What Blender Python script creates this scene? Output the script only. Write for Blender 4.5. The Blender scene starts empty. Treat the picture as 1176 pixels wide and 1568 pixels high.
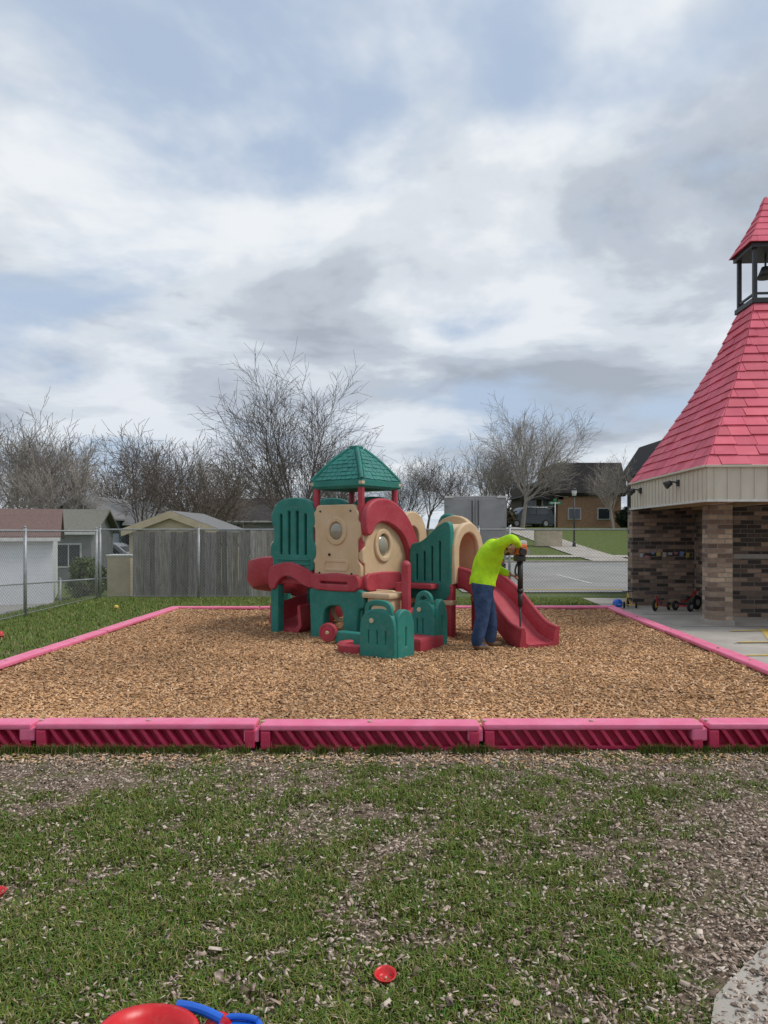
import bpy, bmesh, math, random
import numpy as np
from mathutils import Vector, Matrix, noise
random.seed(7); rng=np.random.default_rng(7)
S=bpy.context.scene; COL=S.collection
R=math.radians
# ------------------------------------------------------------------ helpers
def link(o,parent=None):
    COL.objects.link(o)
    if parent: o.parent=parent
    return o
def empty(name,loc=(0,0,0),rz=0,parent=None):
    o=bpy.data.objects.new(name,None); o.location=loc; o.rotation_euler=(0,0,rz); o.empty_display_size=.2
    return link(o,parent)
def M(name,c1,c2=None,rough=.6,scale=8,bump=0,bscale=None,metal=0,spec=.5,stretch=None,detail=4,lo=.35,hi=.65,vcol=False,dirt=0):
    m=bpy.data.materials.new(name); m.use_nodes=True; n=m.node_tree.nodes; l=m.node_tree.links
    b=n['Principled BSDF']; b.inputs['Roughness'].default_value=rough; b.inputs['Metallic'].default_value=metal
    b.inputs['Specular IOR Level'].default_value=spec
    tc=n.new('ShaderNodeTexCoord'); mp=n.new('ShaderNodeMapping'); l.new(tc.outputs['Object'],mp.inputs[0])
    if stretch: mp.inputs['Scale'].default_value=stretch
    if c2 is None: c2=tuple(c*.82 for c in c1)
    nz=n.new('ShaderNodeTexNoise'); nz.inputs['Scale'].default_value=scale; nz.inputs['Detail'].default_value=detail; l.new(mp.outputs[0],nz.inputs[0])
    mr=n.new('ShaderNodeMapRange'); mr.inputs[1].default_value=lo; mr.inputs[2].default_value=hi; l.new(nz.outputs[0],mr.inputs[0])
    mx=n.new('ShaderNodeMix'); mx.data_type='RGBA'; mx.inputs[6].default_value=(*c1,1); mx.inputs[7].default_value=(*c2,1); l.new(mr.outputs[0],mx.inputs[0])
    out=mx.outputs[2]
    if dirt:
        nd=n.new('ShaderNodeTexNoise'); nd.inputs['Scale'].default_value=scale*5; nd.inputs['Detail'].default_value=6; nd.inputs['Roughness'].default_value=.7; l.new(mp.outputs[0],nd.inputs[0])
        rd=n.new('ShaderNodeMapRange'); rd.inputs[1].default_value=.5; rd.inputs[2].default_value=.75; rd.inputs[4].default_value=dirt; l.new(nd.outputs[0],rd.inputs[0])
        md=n.new('ShaderNodeMix'); md.data_type='RGBA'; md.inputs[7].default_value=(.30,.24,.19,1); l.new(rd.outputs[0],md.inputs[0]); l.new(out,md.inputs[6]); out=md.outputs[2]
    if vcol:
        a=n.new('ShaderNodeAttribute'); a.attribute_name='Col'
        m2=n.new('ShaderNodeMix'); m2.data_type='RGBA'; m2.blend_type='MULTIPLY'; m2.inputs[0].default_value=1
        l.new(out,m2.inputs[6]); l.new(a.outputs['Color'],m2.inputs[7]); out=m2.outputs[2]
    l.new(out,b.inputs['Base Color'])
    if bump:
        nb=n.new('ShaderNodeTexNoise'); nb.inputs['Scale'].default_value=bscale or scale*4; nb.inputs['Detail'].default_value=4; l.new(mp.outputs[0],nb.inputs[0])
        bp=n.new('ShaderNodeBump'); bp.inputs['Strength'].default_value=bump; bp.inputs['Distance'].default_value=.02
        l.new(nb.outputs[0],bp.inputs['Height']); l.new(bp.outputs[0],b.inputs['Normal'])
    return m
def mesh_obj(name,V,F,mat,parent=None,smooth=False,cols=None):
    me=bpy.data.meshes.new(name); me.from_pydata([tuple(v) for v in V],[],F); me.materials.append(mat)
    if cols is not None:
        a=me.color_attributes.new('Col','FLOAT_COLOR','POINT'); a.data.foreach_set('color',np.array(cols,dtype=np.float32).ravel())
    if smooth: me.polygons.foreach_set('use_smooth',[True]*len(me.polygons))
    me.update()
    return link(bpy.data.objects.new(name,me),parent)
def fast_mesh(name,V,F,cols,mat):
    me=bpy.data.meshes.new(name); k=F.shape[1]
    me.vertices.add(len(V)); me.vertices.foreach_set('co',V.astype(np.float32).ravel())
    me.loops.add(F.size); me.loops.foreach_set('vertex_index',F.astype(np.int32).ravel())
    me.polygons.add(len(F)); me.polygons.foreach_set('loop_start',np.arange(0,F.size,k,dtype=np.int32))
    me.update(calc_edges=True)
    a=me.color_attributes.new('Col','FLOAT_COLOR','POINT'); c=np.ones((len(V),4),dtype=np.float32); c[:,:3]=cols; a.data.foreach_set('color',c.ravel())
    me.materials.append(mat); me.validate()
    return link(bpy.data.objects.new(name,me))
def box(name,size,loc,mat,bevel=0,rot=(0,0,0),parent=None,seg=2):
    bm=bmesh.new(); bmesh.ops.create_cube(bm,size=1)
    for v in bm.verts: v.co=Vector((v.co.x*size[0],v.co.y*size[1],v.co.z*size[2]))
    if bevel: bmesh.ops.bevel(bm,geom=bm.edges[:],offset=bevel,segments=seg,affect='EDGES',profile=.6)
    me=bpy.data.meshes.new(name); bm.to_mesh(me); bm.free(); me.materials.append(mat)
    o=bpy.data.objects.new(name,me); o.location=loc; o.rotation_euler=rot
    return link(o,parent)
def cyl(name,r,h,loc,mat,rot=(0,0,0),parent=None,r2=None,seg=24,bevel=0):
    bm=bmesh.new(); bmesh.ops.create_cone(bm,cap_ends=True,segments=seg,radius1=r,radius2=r if r2 is None else r2,depth=h)
    if bevel:
        e=[e for e in bm.edges if len(e.link_faces)==2 and e.calc_face_angle(0)>.8]; bmesh.ops.bevel(bm,geom=e,offset=bevel,segments=2,affect='EDGES')
    me=bpy.data.meshes.new(name); bm.to_mesh(me); bm.free(); me.materials.append(mat)
    for p in me.polygons: p.use_smooth=len(p.vertices)==4
    o=bpy.data.objects.new(name,me); o.location=loc; o.rotation_euler=rot
    return link(o,parent)
PEND=[]
def tube(name,pts,r,mat,parent=None,closed=False,smooth=True):
    c=bpy.data.curves.new(name,'CURVE'); c.dimensions='3D'; c.bevel_depth=r; c.bevel_resolution=3; c.use_fill_caps=True
    if smooth and len(pts)>2:
        sp=c.splines.new('NURBS'); sp.points.add(len(pts)-1); sp.order_u=3; sp.use_endpoint_u=not closed; sp.resolution_u=5
    else:
        sp=c.splines.new('POLY'); sp.points.add(len(pts)-1)
    for i,p in enumerate(pts): sp.points[i].co=(*p,1)
    sp.use_cyclic_u=closed
    c.materials.append(mat); o=bpy.data.objects.new(name,c); link(o,parent); PEND.append(o); return o
def ring(name,R0,r,center,axis,mat,parent=None,n=20):
    pts=[]
    for i in range(n):
        a=2*math.pi*i/n; p=[R0*math.cos(a),R0*math.sin(a)]
        q=(p[0],0,p[1]) if axis=='y' else ((0,p[0],p[1]) if axis=='x' else (p[0],p[1],0))
        pts.append((q[0]+center[0],q[1]+center[1],q[2]+center[2]))
    return tube(name,pts,r,mat,parent,closed=True)
def chaikin(P,n=2,cap=.05):
    for it in range(n):
        Q=[]; cc_=cap/(1 if it==0 else 2.4)
        for i in range(len(P)):
            a=P[i]; b=P[(i+1)%len(P)]; L=math.hypot(b[0]-a[0],b[1]-a[1]) or 1e-6; t=min(.25,cc_/L)
            Q.append((a[0]*(1-t)+b[0]*t,a[1]*(1-t)+b[1]*t)); Q.append((a[0]*t+b[0]*(1-t),a[1]*t+b[1]*(1-t)))
        P=Q
    return P
def rrect(x0,z0,x1,z1,r,n=5):
    P=[]
    for cx,cz,a0 in ((x1-r,z1-r,0),(x0+r,z1-r,90),(x0+r,z0+r,180),(x1-r,z0+r,270)):
        for i in range(n+1):
            a=R(a0+90*i/n); P.append((cx+r*math.cos(a),cz+r*math.sin(a)))
    return P
def ell(cx,cz,a,b,n=28,rot=0):
    return [(cx+a*math.cos(t)*math.cos(rot)-b*math.sin(t)*math.sin(rot),cz+a*math.cos(t)*math.sin(rot)+b*math.sin(t)*math.cos(rot)) for t in [2*math.pi*i/n for i in range(n)]]
AX={'u':Matrix(((1,0,0),(0,0,-1),(0,1,0))),'v':Matrix(((0,0,1),(1,0,0),(0,1,0)))}
def panel(name,outer,holes,thick,origin,axis,mat,parent=None,bevel=.012):
    c=bpy.data.curves.new(name,'CURVE'); c.dimensions='2D'; c.fill_mode='BOTH'; c.extrude=max(.001,thick/2-bevel); c.bevel_depth=bevel; c.bevel_resolution=2
    for L in [outer]+holes:
        sp=c.splines.new('POLY'); sp.points.add(len(L)-1); sp.use_cyclic_u=True
        for i,p in enumerate(L): sp.points[i].co=(p[0],p[1],0,1)
    c.materials.append(mat); o=bpy.data.objects.new(name,c)
    m=(AX[axis] if isinstance(axis,str) else axis).to_4x4(); m.translation=Vector(origin)
    link(o,parent); o.matrix_local=m; PEND.append(o); return o
def sweep(name,path,section,mat,parent=None):
    V=[];F=[];n=len(section)
    for i,p in enumerate(path):
        a=Vector(path[max(0,i-1)]); b=Vector(path[min(len(path)-1,i+1)]); t=(b-a).normalized()
        side=t.cross(Vector((0,0,1))).normalized(); up=side.cross(t).normalized()
        for s in section: V.append(Vector(p)+side*s[0]+up*s[1])
    for i in range(len(path)-1):
        for j in range(n):
            k=(j+1)%n; F.append((i*n+j,i*n+k,(i+1)*n+k,(i+1)*n+j))
    F.append(tuple(range(n))[::-1]); F.append(tuple((len(path)-1)*n+j for j in range(n)))
    o=mesh_obj(name,V,F,mat,parent,smooth=True)
    md=o.modifiers.new('e','EDGE_SPLIT'); md.split_angle=R(50)
    return o
def sm(a,b,x):
    t=min(1,max(0,(x-a)/(b-a))); return t*t*(3-2*t)
def gz(x,y):
    return -.7*sm(-7.7,-10.5,x)*sm(5,9,y) + 2.1*sm(34,62,y)*sm(-2,8,x)+ .8*sm(60,120,y)*sm(8,-10,x)
# ------------------------------------------------------------------ materials
mGreen=M('green_plastic',(.012,.165,.135),(.022,.215,.175),rough=.55,scale=3,dirt=.25,spec=.4)
mRed=M('maroon_plastic',(.36,.032,.05),(.43,.055,.075),rough=.55,scale=3,dirt=.25,spec=.4)
mTan=M('tan_plastic',(.56,.40,.23),(.62,.47,.30),rough=.6,scale=3,dirt=.25,spec=.4)
mTanL=M('cream_plastic',(.6,.5,.33),rough=.4,scale=3)
mDark=M('dark_gap',(.02,.02,.02),rough=.9)
mPinkTop=M('lit_faded_pink_plastic',(.82,.21,.36),(.76,.15,.28),rough=.5,scale=5,bump=.1,bscale=60,dirt=.35)  # paler pink has top light put into the colour, besides fading; sides darker
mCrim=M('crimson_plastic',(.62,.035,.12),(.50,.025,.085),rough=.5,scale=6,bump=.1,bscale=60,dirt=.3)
mBolt=M('beige_bolt',(.5,.4,.3),rough=.5)
mGalv=M('galvanized_steel',(.36,.37,.38),(.27,.28,.29),rough=.5,metal=.4,scale=10)
mBlack=M('black_metal',(.02,.02,.022),(.03,.03,.03),rough=.5)
mRub=M('rubber',(.02,.02,.02),rough=.85)
mConc=M('concrete',(.44,.41,.36),(.34,.31,.27),rough=.9,scale=1.5,bump=.2,bscale=60,detail=6,dirt=.5)
mAsph=M('asphalt_lot',(.31,.30,.285),(.24,.235,.225),rough=.9,scale=.5,bump=.15,bscale=40,detail=6)
mYel=M('yellow_paint',(.66,.44,.05),(.46,.38,.2),rough=.8,scale=9,dirt=.5)
mWhiteP=M('white_paint',(.62,.62,.6),rough=.8,scale=6)
mGlass=M('window_glass',(.04,.05,.06),rough=.1,spec=.8)
mBlue=M('blue_plastic',(.01,.12,.6),rough=.35)
mToyR=M('toy_red_plastic',(.62,.01,.015),rough=.35,dirt=.2)
mToyY=M('toy_yellow_plastic',(.75,.5,.03),rough=.4)
# ------------------------------------------------------------------ world, sun
W=bpy.data.worlds.new('World'); S.world=W; W.use_nodes=True
n=W.node_tree.nodes; l=W.node_tree.links; n.clear()
out=n.new('ShaderNodeOutputWorld'); bg=n.new('ShaderNodeBackground'); bg.inputs[1].default_value=.14; l.new(bg.outputs[0],out.inputs[0])
sky=n.new('ShaderNodeTexSky'); sky.sky_type='NISHITA'; sky.sun_disc=False
SUN_EL,SUN_AZ=52,98
sky.sun_elevation=R(SUN_EL); sky.sun_rotation=R(SUN_AZ)
tc=n.new('ShaderNodeTexCoord'); sep=n.new('ShaderNodeSeparateXYZ'); l.new(tc.outputs['Generated'],sep.inputs[0])
def mth(op,a,b=None,c=None,clamp=False):
    x=n.new('ShaderNodeMath'); x.operation=op; x.use_clamp=clamp
    for i,v in enumerate((a,b,c)):
        if v is None: continue
        if isinstance(v,(int,float)): x.inputs[i].default_value=v
        else: l.new(v,x.inputs[i])
    return x.outputs[0]
zc=mth('MAXIMUM',sep.outputs[2],0); dz=mth('ADD',zc,.16)
px=mth('DIVIDE',sep.outputs[0],dz); py=mth('DIVIDE',sep.outputs[1],dz)
cmb=n.new('ShaderNodeCombineXYZ'); l.new(px,cmb.inputs[0]); l.new(py,cmb.inputs[1])
def nz(scale,detail,rough,off,dist=0):
    mp=n.new('ShaderNodeMapping'); mp.inputs['Location'].default_value=off; l.new(cmb.outputs[0],mp.inputs[0])
    t=n.new('ShaderNodeTexNoise'); t.inputs['Scale'].default_value=scale; t.inputs['Detail'].default_value=detail; t.inputs['Roughness'].default_value=rough; t.inputs['Distortion'].default_value=dist
    l.new(mp.outputs[0],t.inputs[0]); return t.outputs[0]
nA=nz(1.1,6,.52,(5.3,2.2,0),.2); nB=nz(1.35,6,.54,(1.9,6.1,2.0),.15); nC=nz(.5,2,.5,(1.2,7.4,5))
def ramp(inp,stops):
    r=n.new('ShaderNodeValToRGB'); l.new(inp,r.inputs[0]); cr=r.color_ramp; cr.interpolation='EASE'
    while len(cr.elements)>1: cr.elements.remove(cr.elements[-1])
    cr.elements[0].position=stops[0][0]; cr.elements[0].color=(*stops[0][1],1)
    for p,c in stops[1:]:
        e=cr.elements.new(p); e.color=(*c,1)
    return r.outputs[0]
def mix(f,a,b,bt='MIX'):
    m=n.new('ShaderNodeMix'); m.data_type='RGBA'; m.blend_type=bt
    for i,v in ((0,f),(6,a),(7,b)):
        if isinstance(v,(int,float)): m.inputs[i].default_value=v
        elif isinstance(v,tuple): m.inputs[i].default_value=(*v,1)
        else: l.new(v,m.inputs[i])
    return m.outputs[2]
shade=ramp(nB,[(.35,(2.75,3.1,3.6)),(.44,(3.6,4.0,4.55)),(.52,(4.8,5.2,5.65)),(.60,(5.8,6.1,6.4))])
cov=ramp(nA,[(.35,(0,0,0)),(.50,(1,1,1))])
blue=mix(.8,sky.outputs[0],(3.35,4.1,5.2))
c0=mix(cov,blue,shade)
hzf=mth('POWER',mth('SUBTRACT',1,zc,clamp=True),11)
c1=mix(mth('MULTIPLY',hzf,.55),c0,(4.2,4.75,5.3))
big=ramp(nC,[(.3,(.92,.93,.96)),(.65,(1.05,1.04,1.03))])
c2=mix(1.0,c1,big,'MULTIPLY')
l.new(c2,bg.inputs[0])
W.cycles.sampling_method='MANUAL'; W.cycles.sample_map_resolution=512
sd=bpy.data.lights.new('sun','SUN'); sd.energy=2.2; sd.angle=R(18); sd.color=(1,.96,.9)
so=link(bpy.data.objects.new('sun',sd))
az=R(SUN_AZ); el=R(SUN_EL)
dirv=Vector((math.sin(az)*math.cos(el),math.cos(az)*math.cos(el),math.sin(el)))
so.rotation_euler=dirv.to_track_quat('Z','Y').to_euler(); so.location=(20,30,40)
# ------------------------------------------------------------------ camera
cd=bpy.data.cameras.new('camera'); co=link(bpy.data.objects.new('camera',cd)); co.location=(0,0,1.7); co.rotation_euler=(R(90),0,0)
cd.lens=26; cd.sensor_width=36; cd.shift_y=31/1568; cd.clip_end=3000; cd.clip_start=.05; S.camera=co
S.view_settings.view_transform='Standard'; S.view_settings.look='None'; S.view_settings.exposure=0
# ------------------------------------------------------------------ ground
xs=sorted(set([-900,-400,-200,-120,-80,-60,-50]+[x*1.0 for x in range(-40,61)]+[70,90,130,200,400,900]))
ys=sorted(set([-60,-30,-10]+[y*1.0 for y in range(-4,91)]+[100,110,120,140,180,260,450,900,2500]))
V=[(x,y,gz(x,y)) for y in ys for x in xs]; nx=len(xs)
F=[(j*nx+i,j*nx+i+1,(j+1)*nx+i+1,(j+1)*nx+i) for j in range(len(ys)-1) for i in range(nx-1)]
def ground_mat():
    m=bpy.data.materials.new('grass_ground'); m.use_nodes=True; n=m.node_tree.nodes; l=m.node_tree.links; b=n['Principled BSDF']; b.inputs['Roughness'].default_value=.95; b.inputs['Specular IOR Level'].default_value=.1
    tc=n.new('ShaderNodeTexCoord')
    def N(s,d=5,r=.6):
        t=n.new('ShaderNodeTexNoise'); t.inputs['Scale'].default_value=s; t.inputs['Detail'].default_value=d; t.inputs['Roughness'].default_value=r; l.new(tc.outputs['Object'],t.inputs[0]); return t.outputs[0]
    def rm(i,st):
        r=n.new('ShaderNodeValToRGB'); l.new(i,r.inputs[0]); cr=r.color_ramp
        cr.elements[0].position=st[0][0]; cr.elements[0].color=(*st[0][1],1); cr.elements[1].position=st[1][0]; cr.elements[1].color=(*st[1][1],1)
        return r.outputs[0]
    soil=rm(N(30,5),[(.3,(.09,.068,.047)),(.7,(.29,.22,.165))])
    grass=rm(N(14,5,.7),[(.3,(.06,.085,.022)),(.7,(.15,.19,.055))])
    sp=n.new('ShaderNodeSeparateXYZ'); l.new(tc.outputs['Object'],sp.inputs[0])
    mr=n.new('ShaderNodeMapRange'); l.new(sp.outputs[1],mr.inputs[0]); mr.inputs[1].default_value=6; mr.inputs[2].default_value=13; mr.inputs[3].default_value=-.08; mr.inputs[4].default_value=.2
    ad=n.new('ShaderNodeMath'); ad.operation='ADD'; l.new(N(2.2,5,.6),ad.inputs[0]); l.new(mr.outputs[0],ad.inputs[1])
    f=rm(ad.outputs[0],[(.42,(0,0,0)),(.58,(1,1,1))])
    mx=n.new('ShaderNodeMix'); mx.data_type='RGBA'; l.new(f,mx.inputs[0]); l.new(soil,mx.inputs[6]); l.new(grass,mx.inputs[7]); l.new(mx.outputs[2],b.inputs['Base Color'])
    bp=n.new('ShaderNodeBump'); bp.inputs['Strength'].default_value=.6; bp.inputs['Distance'].default_value=.02; l.new(N(60,3),bp.inputs['Height']); l.new(bp.outputs[0],b.inputs['Normal'])
    return m
mesh_obj('ground',V,F,ground_mat(),smooth=True)
def sheet(name,x0,x1,y0,y1,off,mat,step=1.0,parent=None,skew=0):
    a=max(1,int((x1-x0)/step)); b=max(1,int((y1-y0)/step)); V=[];F=[]
    for j in range(b+1):
        for i in range(a+1):
            y=y0+(y1-y0)*j/b; x=x0+(x1-x0)*i/a+skew*(y-y0); V.append((x,y,gz(x,y)+off))
    for j in range(b):
        for i in range(a): F.append((j*(a+1)+i,j*(a+1)+i+1,(j+1)*(a+1)+i+1,(j+1)*(a+1)+i))
    return mesh_obj(name,V,F,mat,parent)
sheet('parking_lot_pavement',2.2,60,20.6,38,.03,mAsph)
sheet('street_pavement',-60,-9.0,20,25,.03,mAsph)
sheet('sidewalk',11,13.2,38.5,62,.05,mConc,skew=-.12)
sheet('sidewalk',0,60,40.4,41.4,.06,mConc)
box('parking_lot_kerb',(57,.18,.14),(31,38.15,gz(20,38)+.05),mConc,.02)
mk=empty('parking_lot_markings')
sheet('yellow_line_1',3.2,6.9,21.4,21.6,.04,mYel,parent=mk)
for i in range(6): sheet('stall_line_%d'%i,4+i*2.7,4.12+i*2.7,24,29,.04,mWhiteP,parent=mk)
mesh_obj('concrete_patio',[(4.55,7,.012),(14,7,.012),(14,19.0,.012),(5.1,19.0,.012)],[(0,1,2,3)],mConc)
jn=empty('patio_expansion_joints')
for i,y in enumerate((9.2,11.2,13.2,15.2,17.2)): box('joint_%d'%i,(8.6,.018,.004),(9.6,y,.0135),mDark,parent=jn)
pl=empty('patio_painted_lines')
def line2(name,a,b,w,z,mat,parent):
    a=Vector((*a,z)); b=Vector((*b,z)); d=(b-a).normalized(); s=Vector((-d.y,d.x,0))*w/2
    mesh_obj(name,[a-s,b-s,b+s,a+s],[(0,1,2,3)],mat,parent)
i=0
for a,b in [((5.0,9.0),(6.6,12.9)),((4.9,10.1),(8.0,10.3)),((5.4,11.3),(8.5,11.5)),((5.9,12.6),(9,12.8)),((5.7,9.0),(7.6,12.8))]:
    line2('line_%d'%i,a,b,.09,.018+i*.003,mYel,pl); i+=1
mesh_obj('concrete_path',[(.75,.5,.02),(1.02,2.35,.02),(1.2,2.68,.02),(1.62,3.08,.02),(2.2,3.35,.02),(4,3.5,.02),(4,.5,.02)],[(6,5,4,3,2,1,0)],mConc)
# ------------------------------------------------------------------ mulch bed
def LX(y): return -4.56+(y-5.8)*.0278
def RX(y): return 4.21+(y-5.8)*.051
def mz(x,y):
    e=min(x-LX(y),RX(y)-x,y-5.85,14.8-y)
    return .095+.055*sm(1.2,.0,e)+.035*noise.noise(Vector((x*.9,y*.9,3)))
def mulch_mat():
    m=bpy.data.materials.new('wood_mulch'); m.use_nodes=True; n=m.node_tree.nodes; l=m.node_tree.links; b=n['Principled BSDF']; b.inputs['Roughness'].default_value=.9
    tc=n.new('ShaderNodeTexCoord'); v=n.new('ShaderNodeTexVoronoi'); v.inputs['Scale'].default_value=28; l.new(tc.outputs['Object'],v.inputs[0])
    r=n.new('ShaderNodeValToRGB'); sp=n.new('ShaderNodeSeparateColor'); l.new(v.outputs['Color'],sp.inputs[0]); l.new(sp.outputs[0],r.inputs[0])
    r.color_ramp.elements[0].color=(.12,.06,.03,1); r.color_ramp.elements[1].color=(.46,.27,.14,1); l.new(r.outputs[0],b.inputs['Base Color'])
    bp=n.new('ShaderNodeBump'); bp.inputs['Distance'].default_value=.02; l.new(v.outputs['Distance'],bp.inputs['Height']); l.new(bp.outputs[0],b.inputs['Normal']); return m
V=[];F=[];A,B=60,60
for j in range(B+1):
    y=5.85+(14.85-5.85)*j/B
    for i in range(A+1):
        x=LX(y)+(RX(y)-LX(y))*i/A; V.append((x,y,mz(x,y)))
for j in range(B):
    for i in range(A): F.append((j*(A+1)+i,j*(A+1)+i+1,(j+1)*(A+1)+i+1,(j+1)*(A+1)+i))
mesh_obj('mulch_bed',V,F,mulch_mat(),smooth=True)
def boxes_cloud(name,P,L,Wd,T,yaw,pitch,roll,cols,mat):
    N=len(P); c=np.array([[-1,-1,-1],[1,-1,-1],[1,1,-1],[-1,1,-1],[-1,-1,1],[1,-1,1],[1,1,1],[-1,1,1]],float)*.5
    q=c[None]*np.stack([L,Wd,T],1)[:,None,:]
    q[:,:,1]*=rng.uniform(.4,1.3,(N,8)); q[:,:,0]*=rng.uniform(.75,1.15,(N,8))
    cy,sy=np.cos(yaw),np.sin(yaw); cp,sp=np.cos(pitch),np.sin(pitch); cr,sr=np.cos(roll),np.sin(roll)
    x,y,z=q[...,0],q[...,1],q[...,2]
    y,z=y*cr[:,None]-z*sr[:,None],y*sr[:,None]+z*cr[:,None]
    x,z=x*cp[:,None]+z*sp[:,None],-x*sp[:,None]+z*cp[:,None]
    x,y=x*cy[:,None]-y*sy[:,None],x*sy[:,None]+y*cy[:,None]
    Vv=np.stack([x,y,z],2)+P[:,None,:]
    f=np.array([[4,5,6,7],[0,1,5,4],[1,2,6,5],[2,3,7,6],[3,0,4,7]])
    Ff=(f[None]+8*np.arange(N)[:,None,None]).reshape(-1,4)
    return fast_mesh(name,Vv.reshape(-1,3),Ff,np.repeat(cols,8,0),mat)
mV=M('chip_surface',(1,1,1),(.8,.8,.8),rough=.85,scale=60,detail=1,vcol=True,spec=.2)
N=80000
yy=5.85+9.0*rng.random(N)**1.35; tt=rng.random(N)
xx=np.array([LX(y) for y in yy])+tt*np.array([RX(y)-LX(y) for y in yy])
zz=np.array([mz(a,b) for a,b in zip(xx,yy)])+rng.uniform(0,.012,N)
pal=np.array([[.71,.43,.23],[.60,.34,.165],[.42,.225,.105],[.77,.53,.33],[.24,.12,.055],[.66,.38,.20]])
cols=pal[rng.choice(6,N,p=[.24,.25,.18,.12,.08,.13])]*rng.uniform(.78,1.15,(N,1))
patch=np.array([noise.noise(Vector((a*.5,b*.5,9)))+.7*noise.noise(Vector((a*2,b*2,2))) for a,b in zip(xx,yy)]); cols*= (1+.26*patch)[:,None]
boxes_cloud('wood_chips',np.stack([xx,yy,zz],1),rng.uniform(.02,.065,N),rng.uniform(.009,.022,N),rng.uniform(.003,.007,N),rng.uniform(0,6.3,N),rng.normal(0,.32,N),rng.normal(0,.42,N),cols,mV)
# ------------------------------------------------------------------ lawn
def gdens(x,y):
    v=.51+.55*noise.noise(Vector((x*1.1,y*1.1,0)))+.70*noise.noise(Vector((x*3.7,y*3.7,4)))+.5*noise.noise(Vector((x*11,y*11,8)))
    v-=.42*sm(4.5,5.7,y); v-=1.0*sm(1.0,1.9,x-(y-3)*.28)*sm(5.3,3.4,y); v-=.2*sm(1.6,2.8,x); v+=.2*sm(.8,-1,x)*sm(5,4,y)
    return v
def blades(name,xx,yy,zz,h,lean,w,gc,dyn=False):
    N=len(xx); yaw=rng.uniform(0,6.3,N); dx,dy=np.cos(yaw),np.sin(yaw)
    if dyn: dy=-abs(dy)
    b0=np.stack([xx,yy,zz],1); sv=np.stack([-dy,dx,0*dx],1)*w[:,None]; m1=b0+np.stack([dx*h*lean*.3,dy*h*lean*.3,h*.6],1); t1=b0+np.stack([dx*h*lean,dy*h*lean,h*(1-.25*lean)],1)
    Vv=np.stack([b0-sv,b0+sv,m1+sv*.8,m1-sv*.8,t1],1).reshape(-1,3); base=5*np.arange(N)
    F3=np.concatenate([np.stack([base,base+1,base+2],1),np.stack([base,base+2,base+3],1),np.stack([base+3,base+2,base+4],1)])
    fast_mesh(name,Vv,F3,np.repeat(gc,5,0),mBlade)
def gcol(N,dryf=.12):
    gc=np.stack([rng.uniform(.10,.19,N),rng.uniform(.145,.24,N),rng.uniform(.025,.055,N)],1); d=rng.random(N)<dryf; gc[d]=np.array([.42,.34,.2]); return gc
mBlade=M('grass_blades',(1,1,1),(.75,.8,.7),rough=.7,scale=3,detail=2,vcol=True,spec=.15)
N=340000
yy=2.3+3.45*rng.random(N)**1.15; hw=.56*yy+.3; xx=rng.uniform(-1,1,N)*hw
keep=np.array([gdens(a,b) for a,b in zip(xx,yy)]); prob=np.clip((keep-.05)*1.25,.015,1)**1.25; k=rng.random(N)<prob
xx,yy,kk=xx[k],yy[k],keep[k]
inc=(xx>.95)&(yy<2.3+ (xx-.9)*1.1); xx,yy,kk=xx[~inc],yy[~inc],kk[~inc]
N=len(xx); blades('lawn_grass',xx,yy,np.zeros(N),rng.uniform(.015,.043,N)*(.7+.5*np.clip(kk,0,1)),rng.uniform(.2,1.3,N),rng.uniform(.0018,.0038,N),gcol(N))
N=9000
cx=rng.uniform(-3.4,3.4,110); ci=rng.integers(0,110,N); xx=cx[ci]+rng.normal(0,.035,N); yy=5.68-abs(rng.normal(0,.035,N))
blades('border_grass_tufts',xx,yy,np.zeros(N),rng.uniform(.03,.11,N),rng.uniform(.1,.8,N),rng.uniform(.002,.004,N),gcol(N),True)
N=64000
yy=2.3+3.4*rng.random(N); xx=rng.uniform(-1,1,N)*(.56*yy+.3)
g=np.array([gdens(a,b) for a,b in zip(xx,yy)]); k=rng.random(N)<np.clip(.74-g*.70,.10,.92); xx,yy=xx[k],yy[k]; N=len(xx)
pal=np.array([[.52,.41,.33],[.36,.27,.215],[.66,.55,.46],[.22,.16,.12],[.46,.35,.28]])
cols=pal[rng.choice(5,N)]*rng.uniform(.8,1.2,(N,1))
sz=rng.uniform(.6,1.1,N)*np.where(rng.random(N)<.06,1.8,1)
boxes_cloud('leaf_litter',np.stack([xx,yy,rng.uniform(.004,.032,N)],1),rng.uniform(.010,.030,N)*sz,rng.uniform(.005,.016,N)*sz,rng.uniform(.001,.002,N),rng.uniform(0,6.3,N),rng.normal(0,.35,N),rng.normal(0,.45,N),cols,mV)
N=1500; xx=rng.uniform(-3.4,3.4,N); yy=5.66-abs(rng.normal(0,.16,N)); pal=np.array([[.70,.45,.26],[.58,.34,.18],[.76,.55,.36]])
boxes_cloud('spilled_wood_chips',np.stack([xx,yy,rng.uniform(.006,.02,N)],1),rng.uniform(.02,.05,N),rng.uniform(.008,.018,N),np.full(N,.004),rng.uniform(0,6.3,N),rng.normal(0,.2,N),rng.normal(0,.3,N),pal[rng.choice(3,N)],mV)
N=80000; yy=7+12*rng.random(N); xx=rng.uniform(-8,6,N); L_=np.array([LX(y)-.12 for y in yy]); k=((xx<L_)|(yy>15.1))&(xx<5.0); xx,yy=xx[k],yy[k]; N=len(xx)
blades('yard_grass',xx,yy,np.array([gz(a,b) for a,b in zip(xx,yy)]),rng.uniform(.02,.07,N),rng.uniform(.3,1.2,N),np.full(N,.005),gcol(N,.08))
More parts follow.
